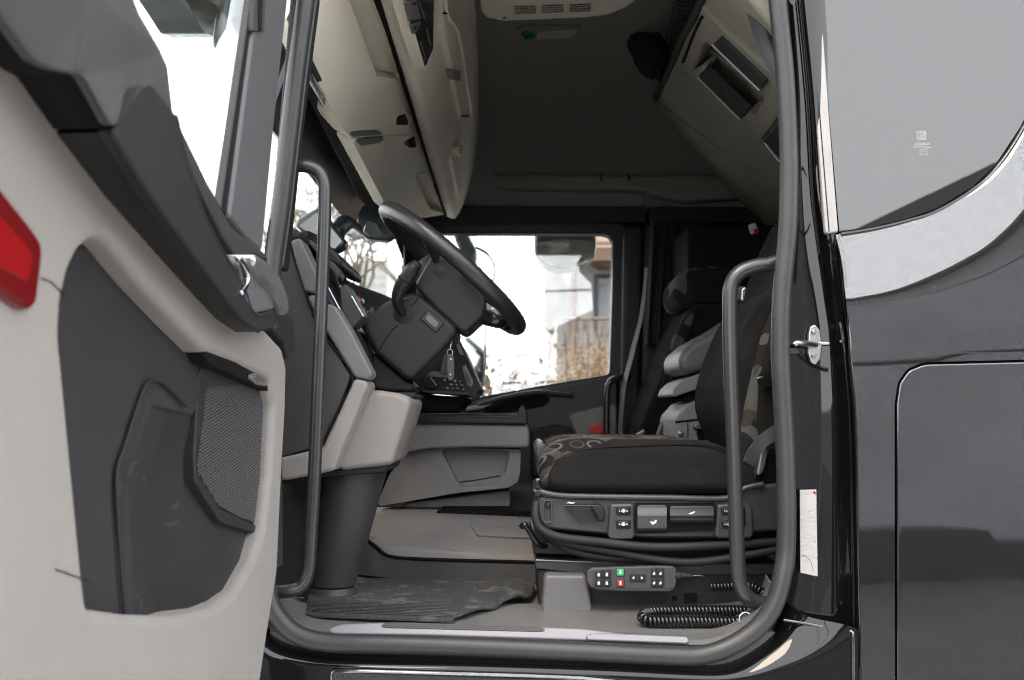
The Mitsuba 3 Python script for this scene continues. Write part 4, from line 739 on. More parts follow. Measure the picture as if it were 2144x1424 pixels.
for pts in ([(1124, 1050, .20), (1121, 1080, .19), (1132, 1106, .185), (1170, 1124, .18), (1250, 1134, .178), (1360, 1145, .178), (1480, 1143, .18), (1640, 1134, .2)],
            [(1134, 1108, .21), (1160, 1128, .2), (1210, 1142, .195), (1290, 1156, .19), (1380, 1172, .188), (1450, 1177, .188), (1530, 1168, .19), (1640, 1148, .2)],
            [(1150, 1125, .22), (1190, 1150, .21), (1260, 1166, .205), (1340, 1172, .205), (1420, 1178, .205)]):
    add(DS + '__bellows_rib', pxtube(pts, 0.0085, 8, 12), 'black_soft', True)
add(DS + '__bellows', pr(Y(0.24), [(1150, 1110), (1640, 1110), (1640, 1150), (1500, 1172), (1380, 1170), (1230, 1150), (1160, 1130)], -0.40, 0.0, 0.006, 0.004), 'black_matte')
add(DS + '__rail', pr(Y(0.25), [(1114, 1134), (1180, 1136), (1260, 1155), (1270, 1166), (1118, 1160)], -0.40, 0.0, 0.003, 0.001), 'black_plastic', 40)
add(DS + '__rail', pr(Y(0.23), [(1120, 1172), (1330, 1178), (1640, 1182), (1640, 1204), (1230, 1204), (1135, 1192), (1122, 1192)], -0.42, 0.0, 0.003, 0.001), 'grey_dark', 40)
add(DS + '__rail_highlight', tube([P(1122, 1173, .228), P(1240, 1177, .228)], 0.0022, 8), 'satin_chrome', True)
add(DS + '__pull_bar', pxtube([(1092, 1104, .24), (1098, 1098, .235), (1106, 1108, .235), (1118, 1128, .235), (1128, 1140, .24), (1150, 1145, .26)], 0.0058, 6, 12), 'black_gloss', True, label='bent black pull bar at the front of the seat rail')
add(DS + '__plinth', pr(Y(0.24), [(1126, 1192), (1228, 1192), (1640, 1200), (1640, 1284), (1235, 1282), (1130, 1282)], -0.44, 0.0, 0.003, 0.002), 'black_soft', 40, label='dark box plinth under the driver seat')
add(DS + '__plinth__slot', pr(Y(0.238), [(1433, 1242), (1460, 1242), (1460, 1262), (1433, 1262)], 0, 0.0005, 0, 0), 'black_matte')
add(DS + '__plinth__hole', lathe([(0, .0008), (.005, .0008), (.005, 0)], P(1412, 1252, .238), (0, -1, 0), 16), 'black_matte')
add(DS + '__plinth_foot', pr(Y(0.19), [(1140, 1206), (1150, 1204), (1224, 1205), (1230, 1212), (1241, 1286), (1192, 1286), (1190, 1296), (1160, 1299), (1128, 1298), (1134, 1280)], -0.10, 0.0, 0.007, 0.005, segs=5), 'grey_trim', 50, label='lighter grey corner foot of the seat plinth')
z_ = P(1150, 1297, .18)[2]
fz = Frame([0, 0, z_ - .008], [1, 0, 0], [0, 1, 0])
add(DS + '__foot_plate', prism2(fz, rnd(Polygon([P(1052, 1284, .30)[:2], P(1052, 1299, .15)[:2], P(1186, 1301, .15)[:2], P(1200, 1290, .22)[:2], P(1120, 1270, .33)[:2]]), .02), -0.01, 0.006, 0.004), 'grey_trim', 40)
bk = [(1526, 972), (1500, 930), (1476, 884), (1468, 850), (1471, 810), (1484, 760), (1510, 698), (1540, 640), (1560, 635), (1581, 591), (1603, 532), (1618, 497), (1636, 462), (1664, 440), (1720, 430), (1740, 470), (1720, 560), (1690, 700), (1660, 830), (1640, 960), (1600, 1000), (1556, 1000)]
def back_mat(p, n, uv): return 0
yB = Y(0.24)
add(DS + '__backrest', prism2(yB, pxpoly(yB, bk, -0.33, 0.03), -0.44, -0.02, 0.025, 0.03, 8), 'velour', 60, label='black velour backrest of the driver seat')
add(DS + '__backrest_panel', pr(Y(0.225), [(1552, 962), (1552, 930), (1566, 850), (1584, 770), (1602, 700), (1626, 640), (1660, 640), (1640, 800), (1620, 940), (1590, 980)], -0.05, 0.0, 0.014, 0.01, segs=5), 'pattern_cloth', 60, label='grey patterned side panel of the backrest')
add(DS + '__backrest_bolster', pr(Y(0.215), [(1592, 940), (1586, 880), (1590, 800), (1606, 730), (1630, 640), (1700, 620), (1690, 960), (1610, 965)], -0.05, 0.0, 0.014, 0.01, segs=5), 'velour', 60)
add(DS + '__backrest_seam', tube(cr([yB.pt(u, v, 0.0) for u, v in ((1566, 980), (1562, 930), (1572, 850), (1592, 770), (1612, 690), (1632, 620))], 6), 0.002, 6), 'black_soft', True)
add(DS + '__recliner_knob', lathe([(0, .02), (.014, .019), (.018, .014), (.020, 0)], P(1606, 796, .205), (0, -1, 0), 24), 'black_gloss', 40)
add(DS + '__shoulder_adjuster', pr(Y(0.22), [(1544, 604), (1552, 598), (1562, 600), (1560, 628), (1548, 632)], -0.04, 0.0, 0.004, 0.003), 'black_soft', 40)
add(DS + '__shoulder_adjuster__chrome', pr(Y(0.218), [(1553, 606), (1560, 600), (1564, 604), (1558, 630), (1552, 630)], -0.01, 0.002, 0.002, 0.001), 'steel', 40)
add(DS + '__seat_belt', sheet(spread([[P(*q) for q in ((1556, 965, .17), (1578, 925, .165), (1605, 900, .165), (1650, 880, .18))], [P(*q) for q in ((1580, 978, .18), (1592, 950, .17), (1612, 930, .165), (1650, 915, .18))]], 5), 0.002, (0, -1, 0)), 'belt', 50)
add(DS + '__belt_buckle', pr(Y(0.18), [(1584, 990), (1592, 944), (1606, 936), (1610, 946), (1600, 986), (1590, 1000)], -0.03, 0.0, 0.004, 0.003), 'satin_chrome', 40)
add(DS + '__belt_bracket', pr(Y(0.20), [(1572, 1010), (1600, 940), (1640, 930), (1640, 1012)], -0.04, 0.0, 0.004, 0.003), 'black_gloss', 40)

# ------------------------------------------------------------------ remote handset with its coiled cord
hf = Frame(P(1320, 1212, 0.165), P(1418, 1214, .165) - P(1228, 1212, .165), [0, 0.12, 1])
hs = [(1227, 1206), (1230, 1194), (1240, 1188), (1300, 1186), (1380, 1184), (1410, 1185), (1417, 1192), (1417, 1222), (1412, 1235), (1402, 1240), (1300, 1239), (1250, 1236), (1236, 1230), (1228, 1218)]
H = add('remote_handset', pr(hf, hs, -0.022, 0.0, 0.004, 0.006, bev0=.003, segs=5), 'grey_dark', 50, label='dark air suspension remote handset with green and red buttons clipped below the seat', category='remote control')
add(H + '__face', pr(hf, [(1240, 1203), (1245, 1194), (1300, 1190), (1408, 1189), (1410, 1232), (1300, 1233), (1250, 1231), (1240, 1224)], -0.004, 0.0012, 0.001, 0.003), 'grey_soft', 40)
def key_(a, b, c, d, mt, h=0.0042): return pr(hf, [(a, c), (b, c), (b, d), (a, d)], 0.0, h, 0.0011, 0.0008, segs=3)
add(H + '__keypad_frame', pr(hf, [(1245, 1194), (1280, 1192), (1280, 1229), (1246, 1229)], 0, 0.002, 0.0006, 0.003), 'black_gloss', 40)
for i, (a, c) in enumerate(((1246.5, 1195), (1263.5, 1194.5), (1246.5, 1212.5), (1263.5, 1212.5))):
    k_ = add(H + '__memory_button', key_(a, a + 14.5, c, c + 15, 'b'), 'black_plastic', 40)
    add(k_ + '__symbol', pr(hf, [(a + 5, c + 5), (a + 9.5, c + 5), (a + 9.5, c + 12), (a + 5, c + 12)], 0, 0.0045, 0, 0), 'white_print', False)
for c, mt, nm in ((1190.5, 'green', 'green_button'), (1213.5, 'red', 'red_button')):
    add(H + '__keypad_frame', pr(hf, [(1290, c - 1), (1308, c - 1), (1308, c + 17), (1290, c + 17)], 0, 0.002, 0.0006, 0.002), 'black_gloss', 40)
    k_ = add(H + '__' + nm, key_(1291.5, 1306.5, c + .5, c + 15, mt), mt, 40)
    add(k_ + '__symbol', pr(hf, [(1297, c + 4), (1300.5, c + 3), (1301, c + 11), (1297.5, c + 12)], 0, 0.0045, 0, 0), 'white_print', False)
add(H + '__keypad_frame', pr(hf, [(1318, 1201), (1352, 1201), (1352, 1219), (1318, 1219)], 0, 0.002, 0.0006, 0.002), 'black_gloss', 40)
for a, tri in ((1320, [(1328, 1207), (1323, 1210), (1328, 1213)]), (1339.5, [(1342, 1207), (1347, 1210), (1342, 1213)])):
    k_ = add(H + '__arrow_button', key_(a, a + 11, 1203, 1218, 'b'), 'black_plastic', 40)
    add(k_ + '__arrow', pr(hf, tri, 0, 0.0045, 0, 0), 'white_print', False)
add(H + '__middle_button', key_(1331.5, 1338.5, 1203, 1218, 'b', .0036), 'black_plastic', 40)
add(H + '__keypad_frame', pr(hf, [(1362, 1189), (1391, 1189), (1391, 1231), (1362, 1231)], 0, 0.002, 0.0006, 0.003), 'black_gloss', 40)
for a in (1364, 1377.5):
    for c in (1191, 1211):
        k_ = add(H + '__lift_button', key_(a, a + 11, c, c + 17, 'b'), 'black_plastic', 40)
        add(k_ + '__symbol', pr(hf, [(a + 3, c + 9), (a + 7, c + 6), (a + 8, c + 12), (a + 3, c + 13)], 0, 0.0045, 0, 0), 'white_print', False)
pg = [hf.pt(u, v, -.008) for u, v in ((1412, 1207), (1424, 1206), (1440, 1206), (1450, 1206))]
add(H + '__plug', tube(cr(pg, 4), np.interp(np.arange(13), [0, 4, 4.1, 12], [.0085, .0085, .006, .004]), 12), 'black_soft', True)
add(H + '__plug_rib', cat(*[tube([hf.pt(u, 1206, -.008), hf.pt(u + 2.5, 1206, -.008)], r_, 12) for u, r_ in ((1426, .0078), (1431, .007), (1436, .0062), (1441, .0055))]), 'black_soft', 30, kind='stuff')
def coil(path, rad, wire, pitch, sides=7, per=12):
    p = np.asarray(path); d = np.r_[0, np.cumsum(np.linalg.norm(np.diff(p, axis=0), axis=1))]
    n = int(d[-1] / pitch * per); s = np.linspace(0, d[-1], n)
    c = np.stack([np.interp(s, d, p[:, k]) for k in range(3)], 1); t = np.gradient(c, axis=0); t /= np.linalg.norm(t, axis=1, keepdims=True)
    a = np.cross(t, [0.1, 0.95, 0.3]); a /= np.linalg.norm(a, axis=1, keepdims=True); b = np.cross(t, a); ph = np.arange(n) / per * 2 * np.pi
    return tube(c + rad * (np.cos(ph)[:, None] * a + np.sin(ph)[:, None] * b), wire, sides)
add(H + '__cord', pxtube([(1450, 1206, .172), (1470, 1206, .17), (1480, 1214, .17), (1487, 1224, .17), (1492, 1229, .17)], 0.0026, 8, 10), 'black_gloss', True)
add(H + '__coiled_cord', coil(cr([P(*q) for q in ((1489, 1229, .17), (1520, 1228, .165), (1550, 1226, .16), (1575, 1228, .155), (1592, 1238, .15), (1604, 1252, .15))], 12), 0.0072, 0.0029, 0.0064), 'black_gloss', True)
k_ = add('coiled_hose', coil(cr([P(*q) for q in ((1600, 1284, .115), (1560, 1280, .115), (1500, 1279, .112), (1420, 1279, .110), (1372, 1280, .105), (1352, 1284, .095), (1346, 1292, .08), (1356, 1299, .068), (1380, 1301, .065), (1440, 1301, .065), (1500, 1302, .065), (1550, 1302, .066), (1590, 1298, .07))], 10), 0.0080, 0.0034, 0.0072), 'black_gloss', True, label='black coiled air hose lying in a loop on the floor behind the sill', category='hose')
add('split_ring', tube([P(1560, 1297, .05) + np.array([.011 * math.cos(t), .004 * math.sin(t), .012 * math.sin(t) + .002 * math.cos(t)]) for t in np.arange(24) * np.pi / 12], 0.0016, 8, closed=True), 'chrome', True, label='small bright steel ring at the end of the coiled hose', category='ring')

# ------------------------------------------------------------------ overhead lockers across the front of the cab
OL = TK + '__overhead_locker'
A_, B_, C_ = P(642, 126, .24), P(931, 449, 2.0), P(680, -20, .15)
UF = Frame(A_, B_ - A_, C_ - A_)
if UF.n @ (CAM - UF.o) < 0: UF = Frame(A_, C_ - A_, B_ - A_)
rec1 = [(728, -40), (731, 0), (786, 151), (790, 160), (842, 166), (838, 152), (782, 0), (768, -40)]
d1 = [(600, 40), (640, -60), (766, -60), (782, 0), (858, 206), (874, 279), (735, 289), (708, 258), (670, 180), (640, 122)]
lat1 = [(829, 262), (831, 243), (849, 238), (860, 263)]
add(OL, pr(UF, d1, -0.05, 0.0, 0.004, 0.006, holes=[rec1, lat1], segs=4), 'cream', 40, label='cream overhead locker door nearest the driver door')
rec2 = [(869, 367), (873, 363), (898, 358), (916, 402), (930, 443), (922, 444), (901, 438), (884, 402)]
lat2 = [(843, 299), (868, 284), (876, 310), (857, 310)]
d2 = [(736, 291), (876, 281), (930, 450), (884, 457), (850, 470), (812, 438), (790, 395), (760, 338)]
k2 = add(OL, pr(UF, d2, -0.05, 0.0, 0.004, 0.006, holes=[rec2, lat2], segs=4), 'cream', 40, label='cream overhead locker door on the far side')
for k_, rr in ((OL, rec1), (k2, rec2)):
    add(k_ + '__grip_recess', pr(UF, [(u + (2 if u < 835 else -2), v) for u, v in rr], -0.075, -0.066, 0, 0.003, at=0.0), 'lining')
    add(k_ + '__grip_floor', relief(UF, [(*q, h) for q, h in zip(((728, -40), (731, 0), (786, 151), (838, 152), (782, 0), (768, -40)) if rr is rec1 else ((869, 366), (884, 402), (901, 438), (926, 440), (912, 402), (897, 360)), (-.045, -.045, -.045, -.006, -.006, -.006))], -0.064), 'cream')
for k_, rr in ((OL, lat1), (k2, lat2)):
    add(k_ + '__latch', pr(UF, rr, -0.03, -0.0008, 0.001, 0.002), 'black_gloss', 40)
    c_ = np.mean(rr, 0); big = [tuple(c_ + (np.array(q) - c_) * 1.28) for q in rr]
    add(k_ + '__latch_frame', pr(UF, big, -0.004, 0.0018, 0.0012, 0.004, holes=[rr]), 'cream', 50)
add(OL + '__grip_shade', pr(UF, [(728, 276), (790, 272), (800, 278), (803, 283), (741, 287)], -0.01, 0.0022, 0.002, 0.004), 'grey_trim', 40)  # recessed grip as a raised patch, its shade put into the grey
add(k2 + '__grip_shade', pr(UF, [(743, 292), (803, 286), (803, 294), (795, 300), (757, 306)], -0.01, 0.0022, 0.002, 0.004), 'grey_trim', 40)  # second recessed grip, shade likewise given by the grey patch
add(K('overhead_shell'), cat(pr(UF, [(590, 40), (640, -70), (772, -62), (936, 452), (880, 462), (845, 478)], -0.14, -0.080, 0), ), 'lining_dark')
LB = [[(772, -62, .25), (815, -44, .28), (858, -62, .32), (880, -160, .34), (905, -330, .34), (930, -640, .34)],
      [(879, 279, 1.116), (904, 298, 1.14), (926, 276, 1.2), (946, 190, 1.2), (966, 60, 1.2), (985, -170, 1.2)],
      [(935, 451, 2.0), (949, 458, 2.02), (961, 446, 2.05), (981, 395, 2.08), (1001, 290, 2.1), (1011, 60, 2.1)]]
add(K('overhead_console'), sheet(spread([[P(*q) for q in r_] for r_ in LB], 7), 0.02, (1, -.3, -.3)), 'cream', 50, label='cream overhead console with rounded lower edge behind the lockers')
add(K('overhead_console__end_cap'), sheet(spread([[P(*q) for q in LB[2]], [P(u - 60, v - 30, y + .02) for u, v, y in LB[2]]], 5), 0.01, (0, 1, 0)), 'cream', 50)
add(K('overhead_console__seam'), tube([P(774, -56, .185), P(878, 279, 1.10), P(933, 450, 1.98)], 0.006, 8), 'black_matte', True)
RF = Frame(P(858, -60, .28), P(926, 275, 1.2) - P(858, -60, .28), P(966, 60, 1.2) - P(858, -60, .28))
if RF.n @ (CAM - RF.o) < 0: RF = Frame(RF.o, RF.e2, RF.e1)
OC = K('overhead_console')
add(OC + '__panel_frame', pr(RF, [(836, -60), (848, -5), (890, 146), (896, 146), (916, 105), (918, 0), (928, -60)], -0.02, 0.012, 0.004, 0.002), 'cream', 40)
add(OC + '__black_panel', pr(RF, [(842, -60), (850, -5), (890, 138), (892, 138), (907, 102), (909, 0), (918, -60)], 0.0, 0.0135, 0.001, 0.001), 'black_gloss', 40, label='glossy black panel of switches and radio in the overhead console')
for q in ([(850, 2), (872, 0), (882, 40), (860, 45)], [(861, 50), (882, 44), (876, 62), (868, 72)]):
    add(OC + '__instrument', pr(RF, q, 0.01, 0.0165, 0.002, 0.001), 'grey_trim', 40)
for q in ([(864, 6), (871, 5), (873, 11), (866, 12)], [(863, 42), (870, 41), (871, 47), (865, 49)], [(868, 56), (873, 55), (873, 60), (869, 62)]):
    add(OC + '__instrument_button', pr(RF, q, 0.012, 0.0185, 0.001, 0.0005), 'black_gloss', 40)
for q in (((880, 86), (892, 126)), ((876, 2), (890, 40)), ((893, 60), (902, 96))): add(OC + '__slot_line', tube([RF.pt(*q[0], .0138), RF.pt(*q[1], .0138)], 0.0016, 6), 'grey_trim', True)
add(OC + '__flap', pr(RF, [(926, -40), (930, 0), (937, 32), (958, 66), (986, 238), (983, 243), (966, 246), (948, 150), (930, 50), (922, -40)], -0.02, 0.02, 0.004, 0.003), 'cream', 40)
add(OC + '__flap_edge', tube(cr([RF.pt(u, v, .02) for u, v in ((928, -40), (937, 32), (958, 66), (974, 150), (986, 238))], 6), 0.006, 8), 'cream', True)
add(OC + '__flap_catch', pr(RF, [(947, 146), (964, 149), (966, 170), (953, 168)], 0.0, 0.025, 0.003, 0.002), 'lining', 40)
for v in (28, 243): add(OC + '__flap_gap', tube([RF.pt(928 + (v > 100) * 38, v, .021), RF.pt(940 + (v > 100) * 42, v + 1, .021)], 0.0025, 6), 'black_matte', True)
add(OC + '__shelf_post', pr(RF, [(960, 312), (966, 306), (973, 308), (968, 330), (962, 322)], -0.02, 0.03, 0.004, 0.002), 'cream', 40)
for q in ([(945, 332), (955, 318), (970, 398), (960, 404)], [(972, 300), (978, 296), (984, 330), (976, 350)]):
    add(OC + '__shelf_bin', pr(RF, q, -0.02, 0.012, 0.004, 0.002), 'cream', 40)

# ------------------------------------------------------------------ far side of the cab
yf = Y(2.17)
win = [(912, 489), (1262, 490), (1276, 494), (1283, 506), (1282, 600), (1276, 784), (1130, 808), (1000, 832), (905, 848), (890, 640)]
fw = [(800, 430), (1800, 430), (1800, 1120), (860, 1120), (862, 700), (850, 560)]
add(K('far_side_wall'), pr(yf, fw, -0.05, 0.0, 0, 0, holes=[[(u + (6 if u > 1100 else -6), v + (4 if v > 700 else -6)) for u, v in win]]), 'black_matte')
add(K('far_window_frame'), pr(yf, [(885, 462), (1290, 464), (1308, 470), (1316, 486), (1316, 620), (1308, 786), (1290, 792), (1000, 846), (900, 862), (868, 640)], -0.03, 0.03, 0.014, 0.02, holes=[win], segs=5), 'black_plastic', 50, label='rounded dark frame of the passenger door window')
add(K('far_window_frame__inner_rim'), pr(yf, [(u + (9 if u > 1100 else -9), v + (5 if v > 700 else -9)) for u, v in win], -0.05, -0.02, 0.008, 0.02, holes=[win], segs=5), 'grey_dark', 50)
add(K('far_window_pane'), pr(Y(2.215), [(u + (5 if u > 1100 else -5), v + (4 if v > 700 else -4)) for u, v in win], -0.001, 0.0, 0, 0), 'pane', False)
add(K('far_wall_upper'), sheet(spread([[(-0.5, 2.17, 2.45), (0.3, 2.17, 2.45), (1.15, 2.17, 2.45)], [(-0.5, 2.15, 2.62), (0.3, 2.15, 2.62), (1.15, 2.15, 2.62)], [(-0.5, 2.05, 2.82), (0.3, 2.05, 2.82), (1.15, 2.05, 2.82)], [(-0.5, 1.80, 3.03), (0.3, 1.80, 3.03), (1.15, 1.80, 3.03)], [(-0.5, 1.40, 3.12), (0.3, 1.40, 3.12), (1.15, 1.40, 3.12)], [(-0.5, 0.06, 3.15), (0.3, 0.06, 3.15), (1.15, 0.06, 3.15)]], 6), 0.02, (0, -1, -.5)), 'lining', 50)
yu = Y(2.13)
add(K('far_wall_upper__roll'), pr(Y(2.10), [(1022, 364), (1030, 361), (1258, 364), (1316, 366), (1480, 364), (1640, 372), (1700, 380), (1640, 410), (1520, 416), (1440, 422), (1380, 412), (1330, 398), (1056, 394), (1038, 388), (1026, 378)], -0.12, 0.0, 0.018, 0.008, segs=6), 'lining', 50)
for u in (1258, 1316): add(K('far_wall_upper__seam'), tube([P(u, 364, 2.096), P(u + 1, 380, 2.094)], 0.003, 6), 'black_matte', True)
add(K('far_wall_upper__hook'), tube([P(1342, 412, 2.10), P(1342, 428, 2.09)], 0.008, 8), 'lining', True)
add(K('far_wall_upper__cross_rail'), pr(Y(2.12), [(860, 430), (1354, 432), (1354, 466), (860, 470)], -0.05, 0.0, 0.006, 0.004), 'black_soft', 40)
add(K('far_wall_upper__cross_rail'), pr(Y(2.12), [(1358, 432), (1800, 434), (1800, 470), (1358, 466)], -0.05, 0.0, 0.006, 0.004), 'black_soft', 40)
sl = Frame([0, 1.80, 3.03], [1, 0, 0], [0, -0.25, 0.21])
sl = Frame([0, 1.925, 2.925], [1, 0, 0], [0, -0.25, 0.21])
vf = Frame([0, 1.6, 3.075], [1, 0, 0], [0, -0.4, 0.09])
VP_ = K('roof_vent_panel')
add(VP_, pr(vf, [(1000, -60), (1005, 0), (1007, 27), (1020, 39), (1053, 46), (1236, 38), (1272, 33), (1309, 18), (1330, 4), (1345, -60)], -0.06, 0.035, 0.010, 0.006, segs=5), 'cream', 50, label='pale ceiling panel with three groups of air slots')
for g_ in range(3):
    for s in range(4):
        u = 1076 + g_ * 58; v = 13.5 + s * 4.6 - g_ * 2.2
        add(VP_ + '__slot', pr(vf, [(u, v), (u + 46, v - 1.6), (u + 46, v + 0.6), (u, v + 2.2)], 0.0, 0.0358, 0, 0), 'black_matte', False)
add(VP_ + '__screw', lathe([(0, .038), (.006, .0375), (.006, .0)], vf.pt(1056, 18, 0), vf.n, 12), 'grey_trim')
k_ = add(K('ceiling_lamp'), pr(sl, [(1082, 62), (1086, 56), (1208, 53), (1216, 58), (1213, 70), (1196, 84), (1100, 87), (1088, 82)], -0.04, 0.045, 0.008, 0.004, segs=5), 'lining', 50, label='small ceiling lamp with a green lens and clear lenses')
add(k_ + '__green_lens', pr(sl, [(1090, 72), (1098, 68), (1116, 69), (1122, 74), (1116, 83), (1098, 84)], 0.0, 0.051, 0.004, 0.003), 'green_lens', 50)
add(k_ + '__clear_lens', pr(sl, [(1126, 68), (1206, 62), (1208, 68), (1194, 80), (1124, 83), (1122, 80)], 0.0, 0.0485, 0.003, 0.002), 'lamp_clear', 50)
# bundle and net hanging at the far rear corner
bm = trimesh.creation.icosphere(subdivisions=4); v_ = bm.vertices.copy()
nn = meshkit.fbm(v_ * [6, 6, 2.2] + 5, 4, 3)[:, None]
c0 = P(1358, 104, 1.78)
bm.vertices = c0 + v_ * np.array([.065, .06, .10]) * (0.72 + 0.62 * nn) + np.stack([-.03 * v_[:, 2], 0 * v_[:, 2], 0 * v_[:, 2]], 1)
k_ = add('hanging_duster', bm, 'lining_dark', True, label='dark bushy duster hanging from the far rear corner of the ceiling', category='duster')
for du in (0, 14): add(k_ + '__strap', tube([P(1352 + du, 48, 1.78), P(1358 + du, -40, 1.74)], 0.006, 8), 'lining', True)
net = []
for i in range(7):
    net.append(tube(cr([P(1386 + i * 9.0 + (8 - i) * .5, 140 - i * 6, 1.55), P(1398 + i * 8.5, 70, 1.53), P(1418 + i * 6.6, -10, 1.5)], 6), .0018, 5))
for v in range(-8, 140, 9): net.append(tube(cr([P(1418 - v * .23, v, 1.53), P(1440 - v * .12, v + 5, 1.51), P(1458 - v * .06, v - 2, 1.5)], 4), .0018, 5))
add('storage_net', cat(net), 'black_soft', True, label='black storage net stretched beside the raised bunk', category='net', kind='stuff')

# ------------------------------------------------------------------ raised upper bunk with its ladder seen from below
UB = TK + '__upper_bunk'
A_, B_, C_ = P(1380, 230, 2.05), P(1630, 510, 2.05), P(1480, 0, .3)
BF = Frame(A_, B_ - A_, C_ - A_)
if BF.n @ (CAM - BF.o) < 0: BF = Frame(A_, C_ - A_, B_ - A_)
bunk = [(1374, 208), (1410, 128), (1433, 73), (1465, 15), (1490, -60), (1515, -60), (1650, 100), (1760, 230), (1760, 510), (1650, 424)]
gh = [(1462, 32), (1468, 15), (1506, 56), (1512, 62), (1632, 172), (1640, 182), (1640, 232), (1592, 296), (1545, 262), (1436, 150), (1430, 132)]
gr_ = [(1474, 93), (1480, 90), (1598, 200), (1598, 212), (1581, 239), (1570, 254), (1558, 248), (1451, 150)]
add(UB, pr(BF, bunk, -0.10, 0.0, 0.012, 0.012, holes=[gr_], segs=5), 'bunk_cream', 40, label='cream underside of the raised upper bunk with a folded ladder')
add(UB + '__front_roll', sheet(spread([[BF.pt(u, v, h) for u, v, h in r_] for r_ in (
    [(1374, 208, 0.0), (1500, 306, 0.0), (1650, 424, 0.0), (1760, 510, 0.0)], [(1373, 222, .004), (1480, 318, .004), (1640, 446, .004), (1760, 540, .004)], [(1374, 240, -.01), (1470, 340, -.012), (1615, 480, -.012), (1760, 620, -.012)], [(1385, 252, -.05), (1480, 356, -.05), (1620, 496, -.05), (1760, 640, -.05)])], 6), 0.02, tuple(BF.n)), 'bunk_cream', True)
add(UB + '__edge_strip', tube(cr([BF.pt(u, v, -.004) for u, v in ((1374, 206), (1410, 128), (1433, 73), (1465, 15), (1490, -60))], 6), 0.012, 10), 'black_soft', True)
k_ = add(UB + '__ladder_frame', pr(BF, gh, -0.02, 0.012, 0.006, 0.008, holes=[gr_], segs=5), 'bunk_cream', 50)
add(k_ + '__groove', tube(cr([BF.pt(u, v, .0125) for u, v in ((1430, 130), (1450, 78), (1468, 38), (1472, 36))], 5), 0.004, 8), 'black_matte', True)
add(k_ + '__groove', tube([BF.pt(u, v, .004) for u, v in ((1508, 62), (1625, 162))], 0.005, 8), 'black_matte', True)
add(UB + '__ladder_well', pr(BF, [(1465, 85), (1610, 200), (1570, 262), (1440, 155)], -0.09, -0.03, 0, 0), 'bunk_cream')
for q in ([(1492, 94), (1507, 79), (1605, 172), (1591, 189)], [(1461, 161), (1479, 146), (1567, 232), (1550, 250)]):
    r_ = add(UB + '__ladder_rung', pr(BF, q, 0.006, 0.020, 0.005, 0.003, segs=5), 'lining_dark', 50)
    add(r_ + '__bright_edge', tube([BF.pt(*q[0], .019), BF.pt(*q[3], .019)], 0.004, 8), 'alu_trim', True)
for q in ([(1470, 62), (1478, 50), (1508, 78), (1493, 95)], [(1605, 172), (1618, 160), (1640, 182), (1640, 206)], [(1452, 148), (1474, 135), (1479, 146), (1461, 161)], [(1567, 232), (1580, 244), (1570, 258), (1552, 250)]):
    add(UB + '__ladder_bracket', pr(BF, q, -0.03, 0.010, 0.004, 0.002), 'lining', 40)
add(UB + '__label_plate', pr(BF, [(1424, 152), (1440, 158), (1435, 178), (1420, 171)], 0, 0.002, 0.0005, 0.001), 'bunk_cream')
add(UB + '__support_arm', pr(BF, [(1598, 296), (1640, 250), (1660, 300), (1612, 330)], -0.02, 0.01, 0.004, 0.003), 'lining_dark', 40)
add(UB + '__lock_bar', tube([BF.pt(u, v, .012) for u, v in ((1600, 300), (1640, 345))], 0.010, 10), 'satin_chrome', True)
cg = spread([[P(*q) for q in ((1540, -80, .14), (1556, 0, .13), (1580, 80, .12), (1612, 150, .10), (1640, 190, .09))], [P(*q) for q in ((1580, -80, .11), (1592, 0, .10), (1606, 70, .10), (1626, 130, .09), (1650, 170, .08))], [P(*q) for q in ((1600, -80, .14), (1612, 0, .13), (1622, 60, .12), (1640, 120, .11), (1660, 160, .09))], [P(*q) for q in ((1660, -80, .10), (1660, 0, .10), (1660, 60, .10), (1670, 120, .10), (1680, 160, .08))]], 6)
add(K('side_curtain'), sheet(cg, 0.002, (0, -1, 0)), 'grey_soft', 50, label='grey curtain gathered behind the door opening at the top')
add(K('strap_tag'), pr(Y(1.0), [(1568, 470), (1582, 466), (1588, 482), (1574, 490)], -0.01, 0.004, 0.002, 0.001), 'lining', 40)
add(K('strap_tag__red_part'), pr(Y(1.0), [(1576, 480), (1590, 478), (1590, 490), (1578, 490)], -0.01, 0.006, 0.002, 0.001), 'red_dark', 40)

# ------------------------------------------------------------------ far door trim, passenger seat, lower bunk
FD = TK + '__passenger_door'
add(FD, pr(Y(2.13), [(985, 842), (1060, 826), (1275, 790), (1292, 786), (1292, 1120), (960, 1120), (960, 850)], -0.06, 0.0, 0.008, 0.004), 'grey_dark', 40, label='dark passenger door trim below the far window')
add(FD + '__pull_recess', pr(Y(2.125), [(1004, 862), (1060, 840), (1120, 828), (1148, 830), (1152, 838), (1140, 850), (1100, 858), (1040, 866)], -0.002, 0.001, 0, 0.006), 'black_matte')
add(FD + '__pull_bar', pxtube([(1000, 850, 2.11), (1060, 832, 2.10), (1120, 822, 2.10), (1160, 824, 2.11), (1200, 828, 2.12)], 0.010, 6, 10), 'grey_dark', True)
add(FD + '__release_lever', pr(Y(2.10), [(972, 853), (1010, 846), (1030, 840), (1030, 848), (1005, 858), (975, 862)], -0.02, 0.0, 0.004, 0.002), 'satin_chrome', 50)
add(FD + '__lower_trim', pr(Y(2.10), [(1190, 868), (1240, 856), (1292, 846), (1292, 1100), (1180, 1100), (1200, 960), (1205, 910)], -0.06, 0.0, 0.01, 0.006), 'beige_dash', 40)
add(FD + '__bin', pr(Y(2.06), [(1112, 900), (1160, 888), (1195, 894), (1206, 930), (1206, 1000), (1112, 1000)], -0.06, 0.0, 0.01, 0.008), 'black_soft', 40)
